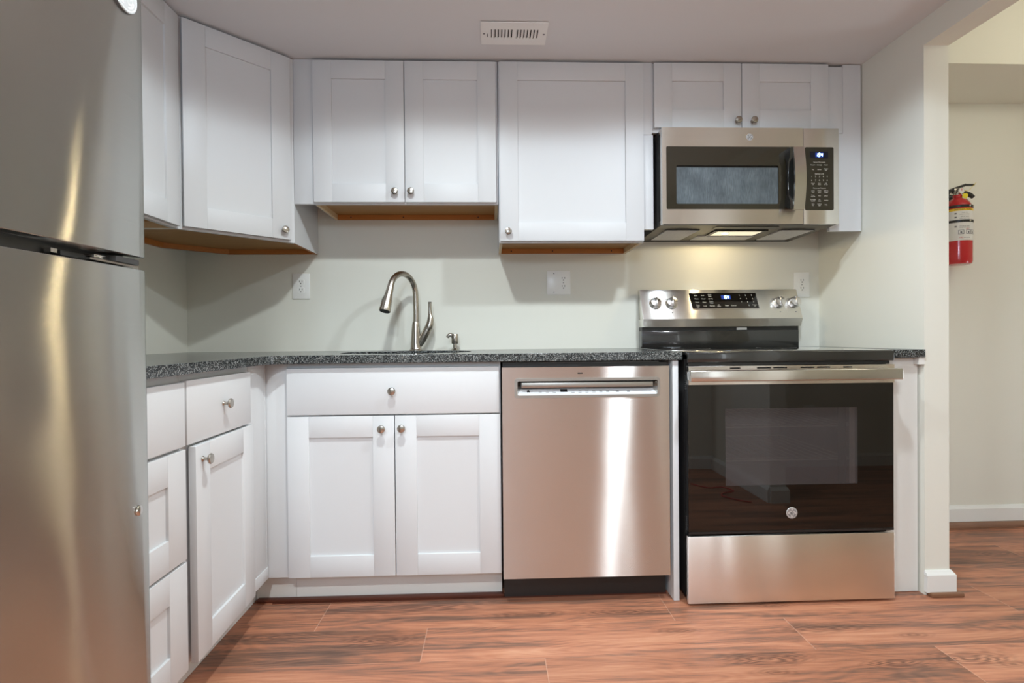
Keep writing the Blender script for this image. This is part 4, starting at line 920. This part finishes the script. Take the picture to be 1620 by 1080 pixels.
# ------------------------------------------------------------------ fire extinguisher on the hall wall
ex = thing('fire_extinguisher', 'red dry-chemical fire extinguisher hung on the hall wall', 'fire extinguisher', (145.25, -1.75, 51.35))
b = MB('red').lathe([(0, 0.12), (1.9, 0.0), (2.15, 0.12), (2.28, 0.5), (2.3, 1.0), (2.3, 10.3), (2.22, 10.9), (1.95, 11.6), (1.5, 12.2), (0.95, 12.55), (0.75, 12.7), (0.72, 13.3), (0, 13.3)], n=48)
cyl = b.build('cylinder', ex)
def arc_band(b, z0, z1, a0, a1, r=2.33, n=36, mat=None):
    if mat: b.cur = mat
    for i in range(n):
        t0, t1 = [math.radians(a0+(a1-a0)*k/n) for k in (i, i+1)]
        b.add([(r*math.cos(t), r*math.sin(t), z) for t, z in ((t0, z0), (t1, z0), (t1, z1), (t0, z1))], [(0, 1, 2, 3)])
def arc_text(b, s_, size, ang, z, mat, r=2.36):
    k = len(b.v); b.text(s_, size, (0, 0, z), mat, depth=0.004)
    for i in range(k, len(b.v)):
        x, y, zz = b.v[i]; a = math.radians(ang)+x/r; b.v[i] = (r*math.cos(a), r*math.sin(a), zz)
b = MB('label'); arc_band(b, 4.35, 9.9, -215, -25); arc_band(b, 9.9, 10.35, -215, -25, mat='yellow')
lb_ = b.build('label_wrap', cyl)
b = MB('gprint')
arc_text(b, 'INSTRUCTIONS', 0.42, -107, 10.12, 'black')
for z, s_ in ((9.5, 'PULL PIN'), (9.2, 'hold unit upright'), (8.75, 'AIM AT BASE'), (8.45, 'stand back 8 feet'), (7.0, 'SQUEEZE LEVER'), (6.75, 'sweep side to side')): arc_text(b, s_, 0.24, -104, z, 'gprint')
arc_text(b, 'ABC', 0.34, -92, 6.45, 'redp')
b.cur = 'gprint'
for a in (-118, -88, -64):
    for z0_, z1_, w_ in ((5.5, 5.58, 10), (6.2, 6.28, 10)): arc_band(b, z0_, z1_, a-w_, a+w_, 2.35, 4)
    for s_ in (-1, 1): arc_band(b, 5.5, 6.28, a+s_*10-1, a+s_*10+1, 2.35, 2)
    arc_band(b, 5.7, 6.0, a-3.5, a+3.5, 2.35, 2)
for a in (-138,):
    for z in (9.4, 8.7, 6.95): arc_band(b, z-.14, z+.14, a-4, a+4, 2.35, 2)
arc_text(b, 'FIRE', 0.36, -117, 4.85, 'redp'); arc_text(b, 'extinguisher', 0.24, -94, 4.85, 'gprint')
b.build('label_print', lb_)
for z in (8.0, 11.05 - 0.25):
    bb = MB('black'); rr = 2.4 if z < 10 else 2.36
    bb.lathe([(rr-.1, -.25), (rr, -.25), (rr, .22), (rr-.1, .22), (rr-.1, -.25)], (0, 0, z), 'z', 44); bb.cur = 'steelp'; bb.lathe([(0.16, 0), (0.16, -0.06), (0, -0.08)], (0.35, -rr+.03, z), 'y', 12)
    bb.build('strap', ex)
b = MB('nickel').lathe([(0.62, 13.0), (0.62, 13.6), (0.5, 13.7), (0.45, 14.6), (0, 14.6)], n=20); b.box((-.9, -.4, 13.6), (.6, .4, 14.5), 0.08); b.build('valve', ex)
b = MB('steelp').lathe([(0.62, 0), (0.62, -0.35), (0.54, -0.42), (0, -0.42)], (0.05, -0.5, 13.95), 'y', 24); b.lathe([(0.5, 0), (0.5, -0.43), (0, -0.43)], (0.05, -0.5, 13.95), 'y', 24, 'label')
b.box((0.0, -0.95, 13.9), (0.12, -0.935, 14.35), mat='redp'); b.build('pressure_gauge', ex)
MB('black').hexa([(-2.2, -.35, 13.9), (1.3, -.35, 14.9), (1.3, .35, 14.9), (-2.2, .35, 13.9), (-2.2, -.35, 14.2), (1.4, -.4, 15.45), (1.4, .4, 15.45), (-2.2, .35, 14.2)], bev=.05).box((1.2, -.38, 15.1), (3.2, .38, 15.4), 0.12).build('squeeze_lever', ex)
MB('black').tube([(0.7, 0, 13.95), (1.6, 0, 13.75), (2.5, 0, 13.35), (3.1, 0, 12.95)], [0.28, 0.36, 0.42, 0.36], 14, smooth=2).build('carry_handle', ex)
MB('tag').plate([(0.1, 12.75), (0.95, 12.4), (1.35, 13.1), (1.0, 13.5), (0.3, 13.35)], [], -0.95, -0.9, to=XZ).build('inspection_tag', ex)
MB('tag').tube([(0.6, -.5, 14.3), (1.6, -.5, 14.0), (2.6, -.5, 14.9), (3.3, -.45, 15.6)], 0.035, 6, smooth=2).build('pin_cord', ex)
MB('dark').box((-1.2, 2.25, 7), (1.2, 2.9, 14), 0.05).box((-.5, 0.4, 13.0), (.5, 2.6, 13.4)).build('wall_bracket', ex)
MB('black').tube([(-0.7, 0, 13.9), (-1.7, -.3, 14.0), (-2.6, -.5, 12.8), (-2.75, -.4, 10.5), (-2.7, -.3, 8.4)], 0.3, 12, smooth=2).build('hose', ex)

tag(MB('redp').tube([(107, -88, .15), (110, -84, .15), (113.5, -84.5, .15), (115, -81, .15), (112, -79.5, .15), (110.5, -77, .15), (113, -73.5, .15), (115, -72, .15)], 0.15, 8, smooth=3).build('extension_cord'), 'red extension cord curled on the floor by the baseboard, mirrored in the oven door', 'cord')
